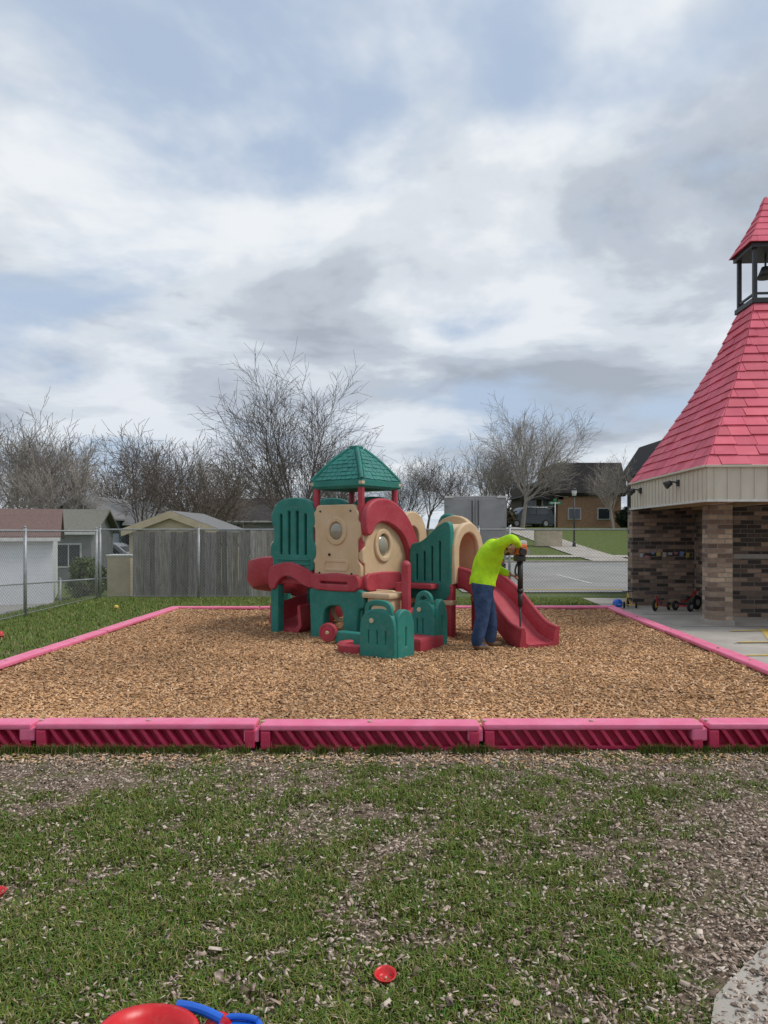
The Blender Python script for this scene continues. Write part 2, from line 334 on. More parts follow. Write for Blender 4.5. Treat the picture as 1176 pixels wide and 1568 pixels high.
# ------------------------------------------------------------------ plastic border timbers
def timber(name,x0,L,loc,rz):
    P=empty(name,loc,rz)
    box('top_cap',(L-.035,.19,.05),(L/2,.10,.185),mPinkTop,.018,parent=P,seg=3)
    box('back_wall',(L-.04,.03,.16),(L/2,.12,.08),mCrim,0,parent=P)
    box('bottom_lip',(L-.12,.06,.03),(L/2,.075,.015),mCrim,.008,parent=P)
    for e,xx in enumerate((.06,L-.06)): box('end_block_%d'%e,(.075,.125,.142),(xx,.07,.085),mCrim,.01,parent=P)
    V=[];F=[]; nr=15
    for i in range(nr):
        xa=.12+(L-.34)*i/(nr-1); k=len(V)
        for (dx_,z) in ((0,.158),(.032,.158),(.122,.03),(.09,.03)):
            V.append((xa+dx_,.025,z)); V.append((xa+dx_,.105,z))
        F+=[(k,k+6,k+4,k+2),(k,k+1,k+7,k+6),(k+2,k+4,k+5,k+3),(k,k+2,k+3,k+1)]
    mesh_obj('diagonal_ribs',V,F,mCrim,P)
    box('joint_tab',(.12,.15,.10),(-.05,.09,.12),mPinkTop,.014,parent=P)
    for xx in (.03,L/2,): cyl('stake_%d'%int(xx*10),.017,.012,(xx,.09,.215),mBolt,parent=P,seg=12)
    return P
for i in range(-2,4): timber('playground_border_timber',0,1.74,(-.98+1.74*i,5.72,.0+.005*((i*7)%3)),R(.3*((i*5)%3-1)))
def run(x0,y0,x1,y1):
    d=Vector((x1-x0,y1-y0,0)); L=d.length; k=max(1,round(L/1.74)); a=math.atan2(d.y,d.x)
    for i in range(k):
        p=Vector((x0,y0,0))+d*i/k; timber('playground_border_timber',0,L/k,(p.x,p.y,random.uniform(-.008,.008)),a+R(random.uniform(-.3,.3)))
run(RX(5.8),5.9,RX(14.9),14.9)
run(LX(14.9),14.9,LX(5.8),5.9)
run(RX(14.9),15.0,LX(14.9),15.0)
# ------------------------------------------------------------------ hip tiles
def hip_tiles(name,c,prof,courses,tw,margin,lift,gap,mat,parent,vary=.12,seed=1,sh=None):
    rr=random.Random(seed); V=[];F=[];C=[]; sh=sh or (lambda z:0)
    def hw(z):
        for (z0,h0),(z1,h1) in zip(prof,prof[1:]):
            if z<=z1: return h0+(h1-h0)*(z-z0)/(z1-z0)
        return prof[-1][1]
    zb,zt=prof[0][0],prof[-1][0]
    for s in range(4):
        ca,sa=math.cos(s*math.pi/2),math.sin(s*math.pi/2)
        def tr(a,o,z):
            x,y=a,-o; return (c[0]+sh(z)+x*ca-y*sa,c[1]+x*sa+y*ca,z)
        for i in range(courses):
            z0=zb+(zt-zb)*i/courses; z1=zb+(zt-zb)*(i+1)/courses; h0,h1=hw(z0),hw(z1)
            x=-h0-rr.random()*tw
            while x<h0:
                w=tw*rr.uniform(.8,1.2); a=x+gap; b=x+w; x+=w
                a0=max(a,-h0+margin); b0=min(b,h0-margin); a1=max(a,-h1+margin); b1=min(b,h1-margin)
                if b0-a0<.01: continue
                if b1<a1: a1=b1=(max(-h1+margin,min(h1-margin,(a+b)/2)))
                L_=lift*rr.uniform(.8,1.2); k=len(V); dz_=rr.uniform(-.3,.3)*lift
                V+= [tr(a0,h0+L_,z0+dz_),tr(b0,h0+L_,z0+dz_),tr(b1,h1+.004,z1+.004),tr(a1,h1+.004,z1+.004),tr(a0,h0-.005,z0),tr(b0,h0-.005,z0)]
                F+=[(k,k+1,k+2,k+3),(k+4,k+5,k+1,k),(k+4,k,k+3),(k+1,k+5,k+2)]
                t=rr.uniform(1-vary,1+vary); C+=[(t,t*rr.uniform(.95,1.05),t,1)]*6
    return mesh_obj(name,V,F,mat,parent,cols=C)
def frustum(name,c,prof,mat,parent,sh=None):
    V=[];F=[]; sh=sh or (lambda z:0)
    for z,h in prof:
        x=c[0]+sh(z); V+=[(x-h,c[1]-h,z),(x+h,c[1]-h,z),(x+h,c[1]+h,z),(x-h,c[1]+h,z)]
    for i in range(len(prof)-1):
        for j in range(4): F.append((i*4+j,i*4+(j+1)%4,(i+1)*4+(j+1)%4,(i+1)*4+j))
    F.append((3,2,1,0)); k=(len(prof)-1)*4; F.append((k,k+1,k+2,k+3))
    return mesh_obj(name,V,F,mat,parent)
# ------------------------------------------------------------------ PLAYSET
PS=empty('playground_play_structure',(-.34,11.0,0),R(-36))
a=.87
for i,(u,v) in enumerate([(0,0),(-a,0),(0,a),(-a,a)]):
    tube('tower_post_%d'%i,[(u,v,.8),(u,v,2.42)],.05,mRed,PS)
rc=(-.435,.435)
mGreenV=M('green_roof_plastic',(.010,.155,.125),(.016,.20,.165),rough=.5,scale=3,vcol=True)
prof=[(2.50,.49),(2.76,.315),(2.93,.16),(3.0,.085)]
frustum('roof_shell',rc,[(2.36,.47),(2.40,.505),(2.48,.505),(2.50,.485),(2.76,.31),(2.93,.155),(3.0,.085),(3.03,.06)],mGreen,PS)
hip_tiles('roof_shingles',rc,prof,8,.10,.055,.016,.008,mGreenV,PS,vary=.05)
for sx_ in (-1,1):
    for sy_ in (-1,1):
        tube('roof_hip_%d%d'%(sx_,sy_),[(rc[0]+sx_*h,rc[1]+sy_*h,z) for z,h in prof],.03,mGreen,PS)
        box('roof_clip_%d%d'%(sx_,sy_),(.07,.07,.05),(rc[0]+sx_*.475,rc[1]+sy_*.475,2.44),mTanL,.01,parent=PS)
box('roof_cap',(.17,.17,.05),(rc[0],rc[1],3.03),mGreen,.02,parent=PS)
def tanpanel(w,zb,zt):
    return chaikin([(.03,zb),(.03,zb+.22),(-.03,zb+.24),(-.03,zb+.42),(.04,zb+.45),(.04,zt-.32),(-.01,zt-.3),(-.01,zt-.12),(.05,zt-.08),(.07,zt),(w-.08,zt),(w-.05,zt-.08),(w-.02,zt-.1),(w-.02,zt-.25),(w+.04,zt-.28),(w+.04,zt-.45),(w-.03,zt-.5),(w-.03,zb+.25),(w+.03,zb+.2),(w+.03,zb)],2,.03)
panel('tan_panel_bubble',tanpanel(a,1.02,2.10),[ell(a*.52,1.72,.14,.15)],.09,(-a,-.03,0),'u',mTan,PS,bevel=.018)
panel('bubble_rim',ell(a*.52,1.72,.19,.20),[ell(a*.52,1.72,.145,.155)],.13,(-a,-.03,0),'u',mTan,PS,bevel=.02)
def dome(name,loc,r,sq,axis,mat):
    bm=bmesh.new(); bmesh.ops.create_uvsphere(bm,u_segments=24,v_segments=14,radius=r)
    for v in bm.verts:
        if axis=='u': v.co.y*=sq
        else: v.co.x*=sq
    me=bpy.data.meshes.new(name); bm.to_mesh(me); bm.free(); me.materials.append(mat)
    for p in me.polygons: p.use_smooth=True
    o=bpy.data.objects.new(name,me); o.location=loc; link(o,PS); return o
mBub=M('smoky_bubble',(.34,.32,.24),(.27,.26,.2),rough=.12,scale=3,spec=.8)
dome('bubble_window',(-a+a*.52,-.03,1.72),.145,.55,'u',mBub)
cyl('peep_hole',.02,.02,(-.55,-.08,1.36),mDark,rot=(R(90),0,0),parent=PS)
panel('panel_relief',rrect(.2,1.12,.68,1.28,.05),[rrect(.225,1.145,.655,1.255,.035)],.03,(-a,-.07,0),'u',mTan,PS,bevel=.008)
panel('tan_panel_oval',tanpanel(.9,1.02,1.88),[ell(.46,1.50,.16,.19,rot=.25)],.09,(.02,.0,0),'v',mTan,PS,bevel=.018)
panel('oval_rim',ell(.46,1.50,.21,.24,rot=.25),[ell(.46,1.50,.165,.195,rot=.25)],.12,(.04,0,0),'v',mTan,PS,bevel=.02)
dome('oval_window',(.02,.46,1.50),.165,.5,'v',mBub)
for i,(u,z) in enumerate(((-a+.12,1.08),(-.12,1.08),(-a+.14,2.02),(-.14,2.02))): cyl('bolt_%d'%i,.014,.02,(u,-.08,z),mBlack,rot=(R(90),0,0),parent=PS,seg=10)
outer=[(-.05,1.68),(-.05,1.98),(.05,2.12),(.25,2.19),(.55,2.18),(.85,2.05),(1.10,1.84),(1.27,1.56),(1.34,1.25),(1.36,.8)]
inner=[(1.18,.8),(1.14,1.2),(1.08,1.43),(.96,1.62),(.80,1.75),(.55,1.86),(.32,1.89),(.16,1.84),(.06,1.68)]
panel('red_swoop_arch',chaikin(outer+inner,2,.09),[],.12,(.10,0,0),'v',mRed,PS,bevel=.03)
def slatpanel(w,zb,zt,ns,sw,zs0,zs1):
    o=chaikin([(.02,zb),(0.02,zb+.18),(-.04,zb+.22),(-.04,zb+.4),(.03,zb+.44),(.03,zt-.42),(-.02,zt-.38),(-.02,zt-.2),(.04,zt-.12),(.10,zt-.06),(.22,zt-.01),(w*.5,zt+.01),(w-.22,zt-.01),(w-.1,zt-.06),(w-.04,zt-.12),(w+.0,zt-.2),(w+.02,zt-.4),(w-.03,zt-.44),(w-.03,zb+.44),(w+.04,zb+.4),(w+.04,zb+.22),(w-.02,zb+.18),(w-.02,zb)],2,.04)
    h=[]
    for i in range(ns):
        c=w*(i+1)/(ns+1); top=zs1-.12*abs((i+1)/(ns+1)-.5)*2
        h.append(rrect(c-sw/2,zs0,c+sw/2,top,sw*.45,3))
    return o,h
o_,h_=slatpanel(a,1.10,2.22,4,.09,1.32,2.08)
panel('green_slat_panel',o_,h_,.12,(-2*a,-.02,0),'u',mGreen,PS,bevel=.02)
panel('green_panel_backing',rrect(.06,1.2,a-.06,2.0,.05),[],.03,(-2*a,.12,0),'u',mGreen,PS,bevel=.01)
for i,z in enumerate((1.2,1.27)): box('panel_band_%d'%i,(a-.16,.03,.025),(-1.5*a,-.085,z),mGreen,.008,parent=PS)
o_,h_=slatpanel(a,1.15,2.25,4,.085,1.4,2.1)
panel('green_back_panel',o_,h_,.10,(-a,a,0),'u',mGreen,PS,bevel=.02)
panel('green_back_panel_2',o_,h_,.10,(-2*a,a,0),'u',mGreen,PS,bevel=.02)
panel('tan_end_panel',tanpanel(a,1.1,2.15),[rrect(.2,1.15,.67,1.9,.18)],.10,(-2*a-.04,0,0),'v',mTan,PS,bevel=.02)
box('deck_tower',(a+.1,a+.1,.09),(-a/2,a/2,.92),mRed,.02,parent=PS)
box('deck_left',(a-.06,a+.06,.09),(-1.5*a-.02,a/2,.92),mRed,.02,parent=PS)
panel('deck_skirt_wavy',chaikin([(-.06,.80),(-.06,1.10),(.1,1.17),(.3,1.21),(.5,1.20),(.7,1.13),(a+.02,1.04),(a+.02,.84),(.7,.88),(.5,.99),(.35,1.03),(.2,.99),(.08,.88),(.06,.80)],2,.08),[],.12,(-2*a,-.06,0),'u',mRed,PS,bevel=.02)
panel('deck_skirt_front',chaikin([(0,.84),(0,1.06),(.15,1.04),(.45,1.07),(.75,1.04),(a+.02,1.06),(a+.02,.84),(.45,.83)],2),[rrect(.15,.9,.72,.97,.03)],.12,(-a,-.07,0),'u',mRed,PS,bevel=.02)
panel('deck_skirt_side',chaikin([(0,.84),(0,1.06),(.45,1.08),(a+.02,1.06),(a+.02,.84),(.45,.83)],2),[],.12,(.06,0,0),'v',mRed,PS,bevel=.02)
panel('green_leg_arch',chaikin([(-.02,.0),(-.04,.6),(-.06,.84),(.45,.84),(a+.1,.82),(a+.12,.6),(a-.0,.58),(a-.05,.0),(a-.25,.0),(a-.25,.5),(.55,.62),(.3,.6),(.2,.5),(.17,.0)],2),[],.16,(-a,-.02,0),'u',mGreen,PS,bevel=.025)
panel('green_leg_arch_side',chaikin([(-.02,.0),(-.02,.84),(a,.84),(a,.0),(a-.2,.0),(a-.2,.5),(.6,.64),(.3,.64),(.18,.5),(.16,.0)],2),[],.14,(-.02,0,0),'v',mGreen,PS,bevel=.025)
for i,(u,v) in enumerate([(-2*a,0),(-2*a,a),(-a,a),(0,a)]):
    box('green_leg_%d'%i,(.17,.15,.86),(u+.02,v,.43),mGreen,.03,parent=PS)
panel('tan_under_panel',rrect(.05,.35,.8,.82,.06),[ell(.42,.5,.2,.24)],.08,(-.35,.25,0),'u',mTan,PS,bevel=.02)
ring('tan_ring',.15,.03,(-.55,.2,.48),'y',mTan,PS)
rs=.57; ctr=(-2*a-.42,.435+rs)
path=[(-2*a+.02,.435,.93),(-2*a-.25,.435,.92)]
for i in range(0,31):
    th=R(-90-270*i/30); path.append((ctr[0]+rs*math.cos(th),ctr[1]+rs*math.sin(th),.91-.62*(i/30)))
e=path[-1]; path+=[(e[0],e[1]-.25,.25),(e[0],e[1]-.5,.20),(e[0],e[1]-.75,.17),(e[0],e[1]-.95,.16)]
trough=[(-.29,.38),(-.33,.36),(-.35,.05),(-.25,-.08),(.25,-.08),(.35,.05),(.33,.36),(.29,.38),(.27,.34),(.28,.06),(.2,0),(-.2,0),(-.28,.06),(-.27,.34)]
sweep('spiral_slide',path,trough,mRed,PS)
tube('spiral_slide_support',[(ctr[0]-.3,ctr[1],0),(ctr[0]-.3,ctr[1],.6)],.07,mGreen,PS)
def toL(x,y):
    c,s=math.cos(R(36)),math.sin(R(36)); dx_,dy_=x+.34,y-11.0; return (dx_*c-dy_*s,dx_*s+dy_*c)
q=toL(-.80,10.65)
for nm,rr_,hh,mm in (('wheel',.135,.09,mRed),('wheel_rim',.10,.11,mRed),('wheel_groove',.085,.115,mCrim),('wheel_disc',.07,.125,mRed),('wheel_hub',.03,.15,mTan)):
    cyl(nm,rr_,hh,(q[0],q[1],.26),mm,rot=(R(90),0,R(20)),parent=PS,bevel=.012)
panel('low_green_beam',rrect(0,.12,.55,.26,.05),[],.12,(q[0]+.12,q[1]+.08,0),'u',mGreen,PS,bevel=.03)
q=toL(-.33,9.95)
sweep('red_low_curb',[(q[0]+.26*math.cos(t),q[1]+.24*math.sin(t),.15) for t in [R(150+12*i) for i in range(16)]],[(-.04,-.05),(.04,-.05),(.05,.05),(.03,.07),(-.03,.07),(-.05,.05)],mRed,PS)
def stepbox(name,X,Y,w,d,zt,slots):
    q=toL(X,Y)
    o=chaikin([(0,.02),(0,zt*.6),(.02,zt-.14),(.08,zt-.04),(.2,zt),(w-.2,zt),(w-.08,zt-.03),(w-.01,zt-.14),(w,.02)],2)
    hs=[rrect(w*(.24+.26*i)-.024,.25,w*(.24+.26*i)+.024,zt-.24,.02,3) for i in range(slots)]
    panel(name+'_face',o,hs,.11,(q[0]-w,q[1],0),'u',mGreen,PS,bevel=.02)
    panel(name+'_face_back',rrect(.05,.05,w-.05,zt-.12,.06),[],.03,(q[0]-w,q[1]+.09,0),'u',mGreen,PS,bevel=.01)
    panel(name+'_handle',chaikin([(.06,zt-.1),(.06,zt+.05),(.14,zt+.12),(w-.13,zt+.12),(w-.05,zt+.05),(w-.05,zt-.1)],2,.06),[chaikin([(.11,zt-.04),(.11,zt+.04),(.17,zt+.075),(w-.16,zt+.075),(w-.10,zt+.03),(w-.10,zt-.04)],2)],.06,(q[0]-w,q[1]-.01,0),'u',mGreen,PS,bevel=.015)
    o=chaikin([(0,.02),(0,zt-.1),(.06,zt-.02),(d*.5,zt),(d-.05,zt-.06),(d,zt-.2),(d,.02)],2)
    panel(name+'_side',o,[rrect(d*.5-.03,.22,d*.5+.03,zt-.2,.025,3)],.10,(q[0]-.02,q[1]+.02,0),'v',mGreen,PS,bevel=.022)
    panel(name+'_side_back',rrect(.05,.05,d-.03,zt-.14,.04),[],.03,(q[0]-.10,q[1]+.02,0),'v',mGreen,PS,bevel=.01)
    box(name+'_tread',(w-.1,d,.08),(q[0]-w/2,q[1]+d/2+.05,zt-.22),mTan,.03,parent=PS)
    cyl(name+'_logo',.032,.02,(q[0]-w*.65,q[1]-.06,zt-.13),mTanL,rot=(R(90),0,0),parent=PS)
stepbox('step_box_near',.15,9.32,.52,.34,.70,3)
stepbox('step_box_far',.72,10.35,.36,.24,.74,2)
q=toL(.36,10.0)
box('red_step_base',(.42,.6,.24),(q[0]-.08,q[1]+.35,.14),mRed,.04,parent=PS)
q=toL(.34,10.85)
box('red_step_mid',(.34,.5,.35),(q[0],q[1],.40),mRed,.04,parent=PS)
tube('red_step_post',[(q[0]+.05,q[1]-.1,.1),(q[0]+.05,q[1]-.1,1.22)],.07,mRed,PS)
dome('red_step_post_cap',(q[0]+.05,q[1]-.1,1.22),.07,1,'u',mRed)
tube('red_step_post_2',[(q[0]-.2,q[1]+.1,.1),(q[0]-.2,q[1]+.1,.95)],.07,mRed,PS)
box('tan_step_top',(.5,.45,.08),(q[0]-.27,q[1]-.2,.78),mTan,.03,parent=PS)
box('tan_step_riser',(.42,.35,.3),(q[0]-.27,q[1]-.17,.60),mTan,.04,parent=PS)
v0=1.10
box('deck_tower_two',(a+.06,a+.06,.10),(a/2,v0+a/2,.88),mRed,.02,parent=PS)
box('bridge_deck',(a-.1,.35,.08),(a/2-.1,v0-.12,.87),mRed,.02,parent=PS)
for i,(u,v) in enumerate([(a,v0),(a,v0+a),(0,v0+a),(.12,v0)]):
    box('tower_two_leg_%d'%i,(.15,.15,.9),(u,v,.45),mRed if i!=3 else mGreen,.03,parent=PS)
    box('tower_two_leg_band_%d'%i,(.17,.17,.08),(u,v,.62),mTan,.02,parent=PS)
o_=chaikin([(0,.66),(0,1.46),(.06,1.52),(.16,1.52),(.3,1.60),(.5,1.78),(.66,1.86),(.72,1.80),(.70,.66)],2,.08)
h_=[rrect(x-.032,.92,x+.032,t,.028,3) for x,t in ((.12,1.38),(.26,1.42),(.40,1.50),(.54,1.58))]
panel('green_slat_panel_two',o_,h_,.11,(.20,v0-.03,0),'u',mGreen,PS,bevel=.018)
panel('green_panel_two_backing',rrect(.05,.75,.62,1.42,.05),[],.03,(.20,v0+.09,0),'u',mGreen,PS,bevel=.01)
tube('green_arch_rail_back',[(.1,v0+a,1.4),(.15,v0+a,1.95),(.4,v0+a,1.97),(.7,v0+a,1.78),(.8,v0+a,1.5)],.055,mGreen,PS)
def archout(w,zb,zt,t):
    o=[(0,zb),(0,zt-w/2)]+[(w/2-w/2*math.cos(R(x)),zt-w/2+w/2*math.sin(R(x))) for x in range(15,180,15)]+[(w,zt-w/2),(w,zb)]
    i=[(w-t,zb),(w-t,zt-w/2)]+[(w/2+(w/2-t)*math.cos(R(x)),zt-w/2+(w/2-t)*math.sin(R(x))) for x in range(15,180,15)]+[(t,zt-w/2),(t,zb)]
    return o+i
panel('tan_arch_panel',archout(.8,.95,2.02,.2),[],.12,(0,v0-.2,0),'v',mTan,PS,bevel=.02)
panel('tan_arch_panel_back',archout(.8,.95,1.96,.22),[],.12,(.05,v0+a,0),'u',mTan,PS,bevel=.02)
panel('tan_slide_hood',archout(.82,.93,1.80,.07),[],.42,(a-.16,v0+.02,0),'v',mTan,PS,bevel=.03)
panel('tan_hood_rim',archout(.88,.93,1.83,.11),[],.09,(a+.06,v0-.01,0),'v',mTan,PS,bevel=.03)
pts=[(.90,1.50,.93),(1.05,1.50,.925),(1.22,1.49,.87),(1.40,1.45,.76),(1.58,1.39,.63),(1.76,1.30,.48),(1.94,1.20,.34),(2.12,1.09,.225),(2.28,1.00,.165),(2.44,.91,.14)]
tr2=[(-.28,.22),(-.32,.20),(-.33,-.02),(-.28,-.10),(.28,-.10),(.33,-.02),(.32,.20),(.28,.22),(.25,.18),(.23,.03),(.18,0),(-.18,0),(-.23,.03),(-.25,.18)]
sweep('curved_slide',pts,tr2,mRed,PS)
for s_ in (-.295,.295):
    rp=[]
    for i,p in enumerate(pts):
        A_=Vector(pts[max(0,i-1)]);B_=Vector(pts[min(len(pts)-1,i+1)]); t=(B_-A_).normalized(); sd_=t.cross(Vector((0,0,1))).normalized(); up=sd_.cross(t); rp.append(Vector(p)+sd_*s_+up*.21)
    tube('slide_rim_%d'%(s_>0),rp,.033,mRed,PS)
box('slide_support',(.1,.4,.5),(1.35,1.45,.35),mRed,.02,parent=PS)
# ------------------------------------------------------------------ WORKER
WK=empty('construction_worker',(1.36,10.2,.09),R(10))
mShirt=M('hi_vis_shirt',(.50,.82,.02),(.36,.64,.02),rough=.8,scale=7,bump=1.0,bscale=9,spec=.2)
mJean=M('denim_jeans',(.05,.085,.17),(.022,.045,.10),rough=.9,scale=9,bump=1.0,bscale=10,spec=.2)
mSkin=M('skin',(.42,.23,.16),rough=.6,scale=20)
mHair=M('brown_hair',(.05,.03,.02),rough=.8,scale=60)
mBoot=M('tan_boot_leather',(.17,.10,.05),rough=.8,scale=12)
sk=[
((0,0,.87),(.165,.175),1),((.02,0,1.02),(.145,.175),0),((.07,0,1.20),(.155,.195),0),((.13,0,1.36),(.145,.195),0),((.20,0,1.45),(.085,.10),0),((.26,0,1.47),(.060,.060),2),((.31,0,1.44),(.055,.055),2),
((-.03,-.10,.79),(.13,.125),1),((-.04,-.12,.62),(.112,.108),1),((-.04,-.13,.46),(.092,.09),1),((-.09,-.14,.28),(.088,.086),1),((-.13,-.14,.11),(.085,.082),1),((-.13,-.14,.045),(.048,.048),3),((-.03,-.15,.045),(.048,.046),3),((.06,-.155,.035),(.036,.042),3),
((.03,.10,.79),(.13,.125),1),((.09,.11,.62),(.112,.108),1),((.15,.12,.46),(.092,.09),1),((.16,.12,.28),(.088,.086),1),((.15,.12,.11),(.085,.082),1),((.15,.12,.045),(.048,.048),3),((.25,.125,.045),(.048,.046),3),((.34,.13,.035),(.036,.042),3),
((.15,-.18,1.41),(.088,.088),0),((.22,-.30,1.49),(.072,.072),0),((.28,-.38,1.53),(.063,.063),0),((.37,-.29,1.49),(.056,.056),0),((.45,-.19,1.43),(.042,.042),0),((.47,-.165,1.415),(.03,.03),2),
((.16,.18,1.39),(.088,.088),0),((.19,.23,1.25),(.072,.072),0),((.22,.26,1.13),(.063,.063),0),((.32,.17,1.07),(.056,.056),0),((.41,.08,1.02),(.042,.042),0),((.435,.06,1.01),(.03,.03),2)]
ed=[(0,1),(1,2),(2,3),(3,4),(4,5),(5,6),(0,7),(7,8),(8,9),(9,10),(10,11),(11,12),(12,13),(13,14),(0,15),(15,16),(16,17),(17,18),(18,19),(19,20),(20,21),(21,22),(3,23),(23,24),(24,25),(25,26),(26,27),(27,28),(3,29),(29,30),(30,31),(31,32),(32,33),(33,34)]
def skin_obj(name,pts,edges,rad,root,mats,labels,parent,levels=2,cut=None):
    me=bpy.data.meshes.new(name+'_sk'); me.from_pydata([p for p in pts],edges,[]); o=bpy.data.objects.new(name+'_sk',me); COL.objects.link(o)
    o.modifiers.new('s','SKIN')
    lay=me.skin_vertices[0]
    for i,r_ in enumerate(rad):
        lay.data[i].radius=r_; lay.data[i].use_root=(i==root)
    sb=o.modifiers.new('b','SUBSURF'); sb.levels=levels; sb.render_levels=levels
    dg=bpy.context.evaluated_depsgraph_get(); m2=bpy.data.meshes.new_from_object(o.evaluated_get(dg)); bpy.data.objects.remove(o)
    m2.name=name; m2.materials.clear()
    for m in mats: m2.materials.append(m)
    if cut:
        bm=bmesh.new(); bm.from_mesh(m2)
        for c_,n_ in cut: bmesh.ops.bisect_plane(bm,geom=bm.verts[:]+bm.edges[:]+bm.faces[:],plane_co=c_,plane_no=n_)
        bm.to_mesh(m2); bm.free()
    P=[Vector(p) for p in pts]
    segs=[(P[i],P[j],labels[j]) for i,j in edges]
    for p in m2.polygons:
        c=p.center; best=1e9;lb=0
        for A_,B_,lab in segs:
            d=B_-A_; t=max(0,min(1,(c-A_).dot(d)/max(1e-9,d.length_squared))); dd=(c-(A_+d*t)).length
            if dd<best: best=dd; lb=lab
        p.material_index=lb; p.use_smooth=True
    return link(bpy.data.objects.new(name,m2),parent)
lab=[s[2] for s in sk]
hemc,hemn=Vector((.0,0,.90)),Vector((.12,0,1)).normalized()
body=skin_obj('body',[s[0] for s in sk],ed,[tuple(1.12*r for r in s[1]) for s in sk],0,[mShirt,mJean,mSkin,mBoot],lab,WK,cut=[(hemc,hemn),(Vector((0,0,.075)),Vector((0,0,1)))])
for p in body.data.polygons:
    c=p.center
    if p.material_index in (0,1) and c.z<1.15 and c.x<.30 and abs(c.y)<.30: p.material_index=0 if (c-hemc).dot(hemn)>0 else 1
    if c.z<.075: p.material_index=3
    elif p.material_index==3 and c.x<(.0 if c.y<0 else .22): p.material_index=1
V=[];F=[];n_=36
for j,(z,ex) in enumerate(((1.0,.0),(.94,.012),(.885,.020),(.880,.012))):
    for i in range(n_):
        t=2*math.pi*i/n_; wv=.008*math.sin(t*5)+.006*math.sin(t*9+1)
        V.append((.005+(.158+ex+wv)*math.cos(t),(.178+ex+wv)*math.sin(t),z-.12*.16*math.cos(t)+.008*math.sin(t*4)))
for j in range(3):
    for i in range(n_): F.append((j*n_+i,(j+1)*n_+i,(j+1)*n_+(i+1)%n_,j*n_+(i+1)%n_))
mesh_obj('shirt_hem',V,F,mShirt,WK,smooth=True)
HD=empty('head',(.38,0,1.40),0,WK); HD.rotation_euler=(0,R(42),R(-12))
bm=bmesh.new(); bmesh.ops.create_uvsphere(bm,u_segments=28,v_segments=20,radius=1)
for v in bm.verts:
    x,y,z=v.co
    X=x*.098;Y=y*.076;Z=z*.12
    if z<-.1: Y*=1-.25*(-z); X=X*(1-.12*(-z))+.012*(-z)
    if x>.6 and abs(y)<.22 and -.35<z<.08: X+=.024*(1-abs(y)/.22)*(1 if z<-.15 else .5)
    if x>.6 and .05<z<.22: X+=.005
    if x>.6 and .1<abs(y)<.5 and -.1<z<.08: X-=.007
    v.co=(X,Y,Z)
me=bpy.data.meshes.new('face'); bm.to_mesh(me); bm.free(); me.materials.append(mSkin); me.materials.append(mHair)
for p in me.polygons:
    p.use_smooth=True; c=p.center
    if c.z>.065 or (c.x<.0 and c.z>-.05) or (c.x>.02 and c.z<-.055): p.material_index=1
link(bpy.data.objects.new('face',me),HD)
for s_ in (-1,1):
    cyl('ear_%d'%s_,.026,.014,(-.005,s_*.076,-.005),mSkin,rot=(R(90),0,R(15*s_)),parent=HD,bevel=.005)
    cyl('eye_%d'%s_,.009,.006,(.09,s_*.03,.005),mWhiteP,rot=(0,R(90),0),parent=HD,seg=10); cyl('iris_%d'%s_,.005,.008,(.091,s_*.03,.005),mDark,rot=(0,R(90),0),parent=HD,seg=10)
box('mouth',(.01,.04,.006),(.093,0,-.055),M('lips',(.3,.1,.08)),.002,parent=HD)
def hand(name,wr,tgt,up):
    wr=Vector(wr);tgt=Vector(tgt); f=(tgt-wr).normalized(); up=Vector(up); s=f.cross(up).normalized(); up=s.cross(f)
    pts=[wr,wr+f*.045,wr+f*.075]; rad=[(.026,.022),(.036,.018),(.036,.016)]; E=[(0,1),(1,2)]
    for i,(o_,ln) in enumerate(((-.028,.06),(-.0095,.072),(.0095,.067),(.028,.052))):
        k=len(pts); b=wr+f*.08+s*o_; pts+=[b,b+f*ln*.45-up*.006,b+f*ln*.6-up*.034,b+f*ln*.3-up*.052]; rad+=[(.0095,.0095),(.009,.009),(.0085,.0085),(.007,.007)]; E+=[(2,k),(k,k+1),(k+1,k+2),(k+2,k+3)]
    k=len(pts); b=wr+f*.03-s*.03; pts+=[b,b-s*.022+f*.025-up*.015,b-s*.01+f*.05-up*.035]; rad+=[(.013,.013),(.011,.011),(.009,.009)]; E+=[(1,k),(k,k+1),(k+1,k+2)]
    skin_obj(name,pts,E,rad,0,[mSkin],[0]*len(pts),WK,levels=1)
hand('hand_right',(.465,-.17,1.42),(.53,-.08,1.39),(.2,0,1))
hand('hand_left',(.43,.065,1.012),(.53,-.02,.99),(0,.3,1))
TL=empty('gas_breaker_tool',(1.36+.545*math.cos(R(10)),10.2+.545*math.sin(R(10)),.09),R(10))
mOr=M('orange_plastic',(.75,.16,.02),rough=.4); mWh=M('white_plastic',(.6,.58,.52),rough=.4)
box('engine',(.15,.18,.15),(0,0,1.37),mOr,.03,parent=TL); box('engine_cover',(.16,.14,.09),(.01,.02,1.45),mWh,.03,parent=TL)
cyl('recoil_cover',.055,.05,(.0,-.10,1.34),mBlack,rot=(R(90),0,0),parent=TL,bevel=.01)
box('fuel_tank',(.13,.17,.09),(-.01,0,1.25),mBlack,.02,parent=TL); cyl('muffler',.04,.12,(.09,.03,1.34),mGalv,rot=(R(90),0,0),parent=TL)
tube('top_handle',[(-.08,-.12,1.40),(-.04,-.10,1.42),(-.02,0,1.53),(-.02,.12,1.5)],.015,mBlack,TL)
tube('side_handle',[(-.0,0,1.0),(-.07,-.02,1.0),(-.09,-.02,1.1),(-.03,0,1.2)],.014,mBlack,TL)
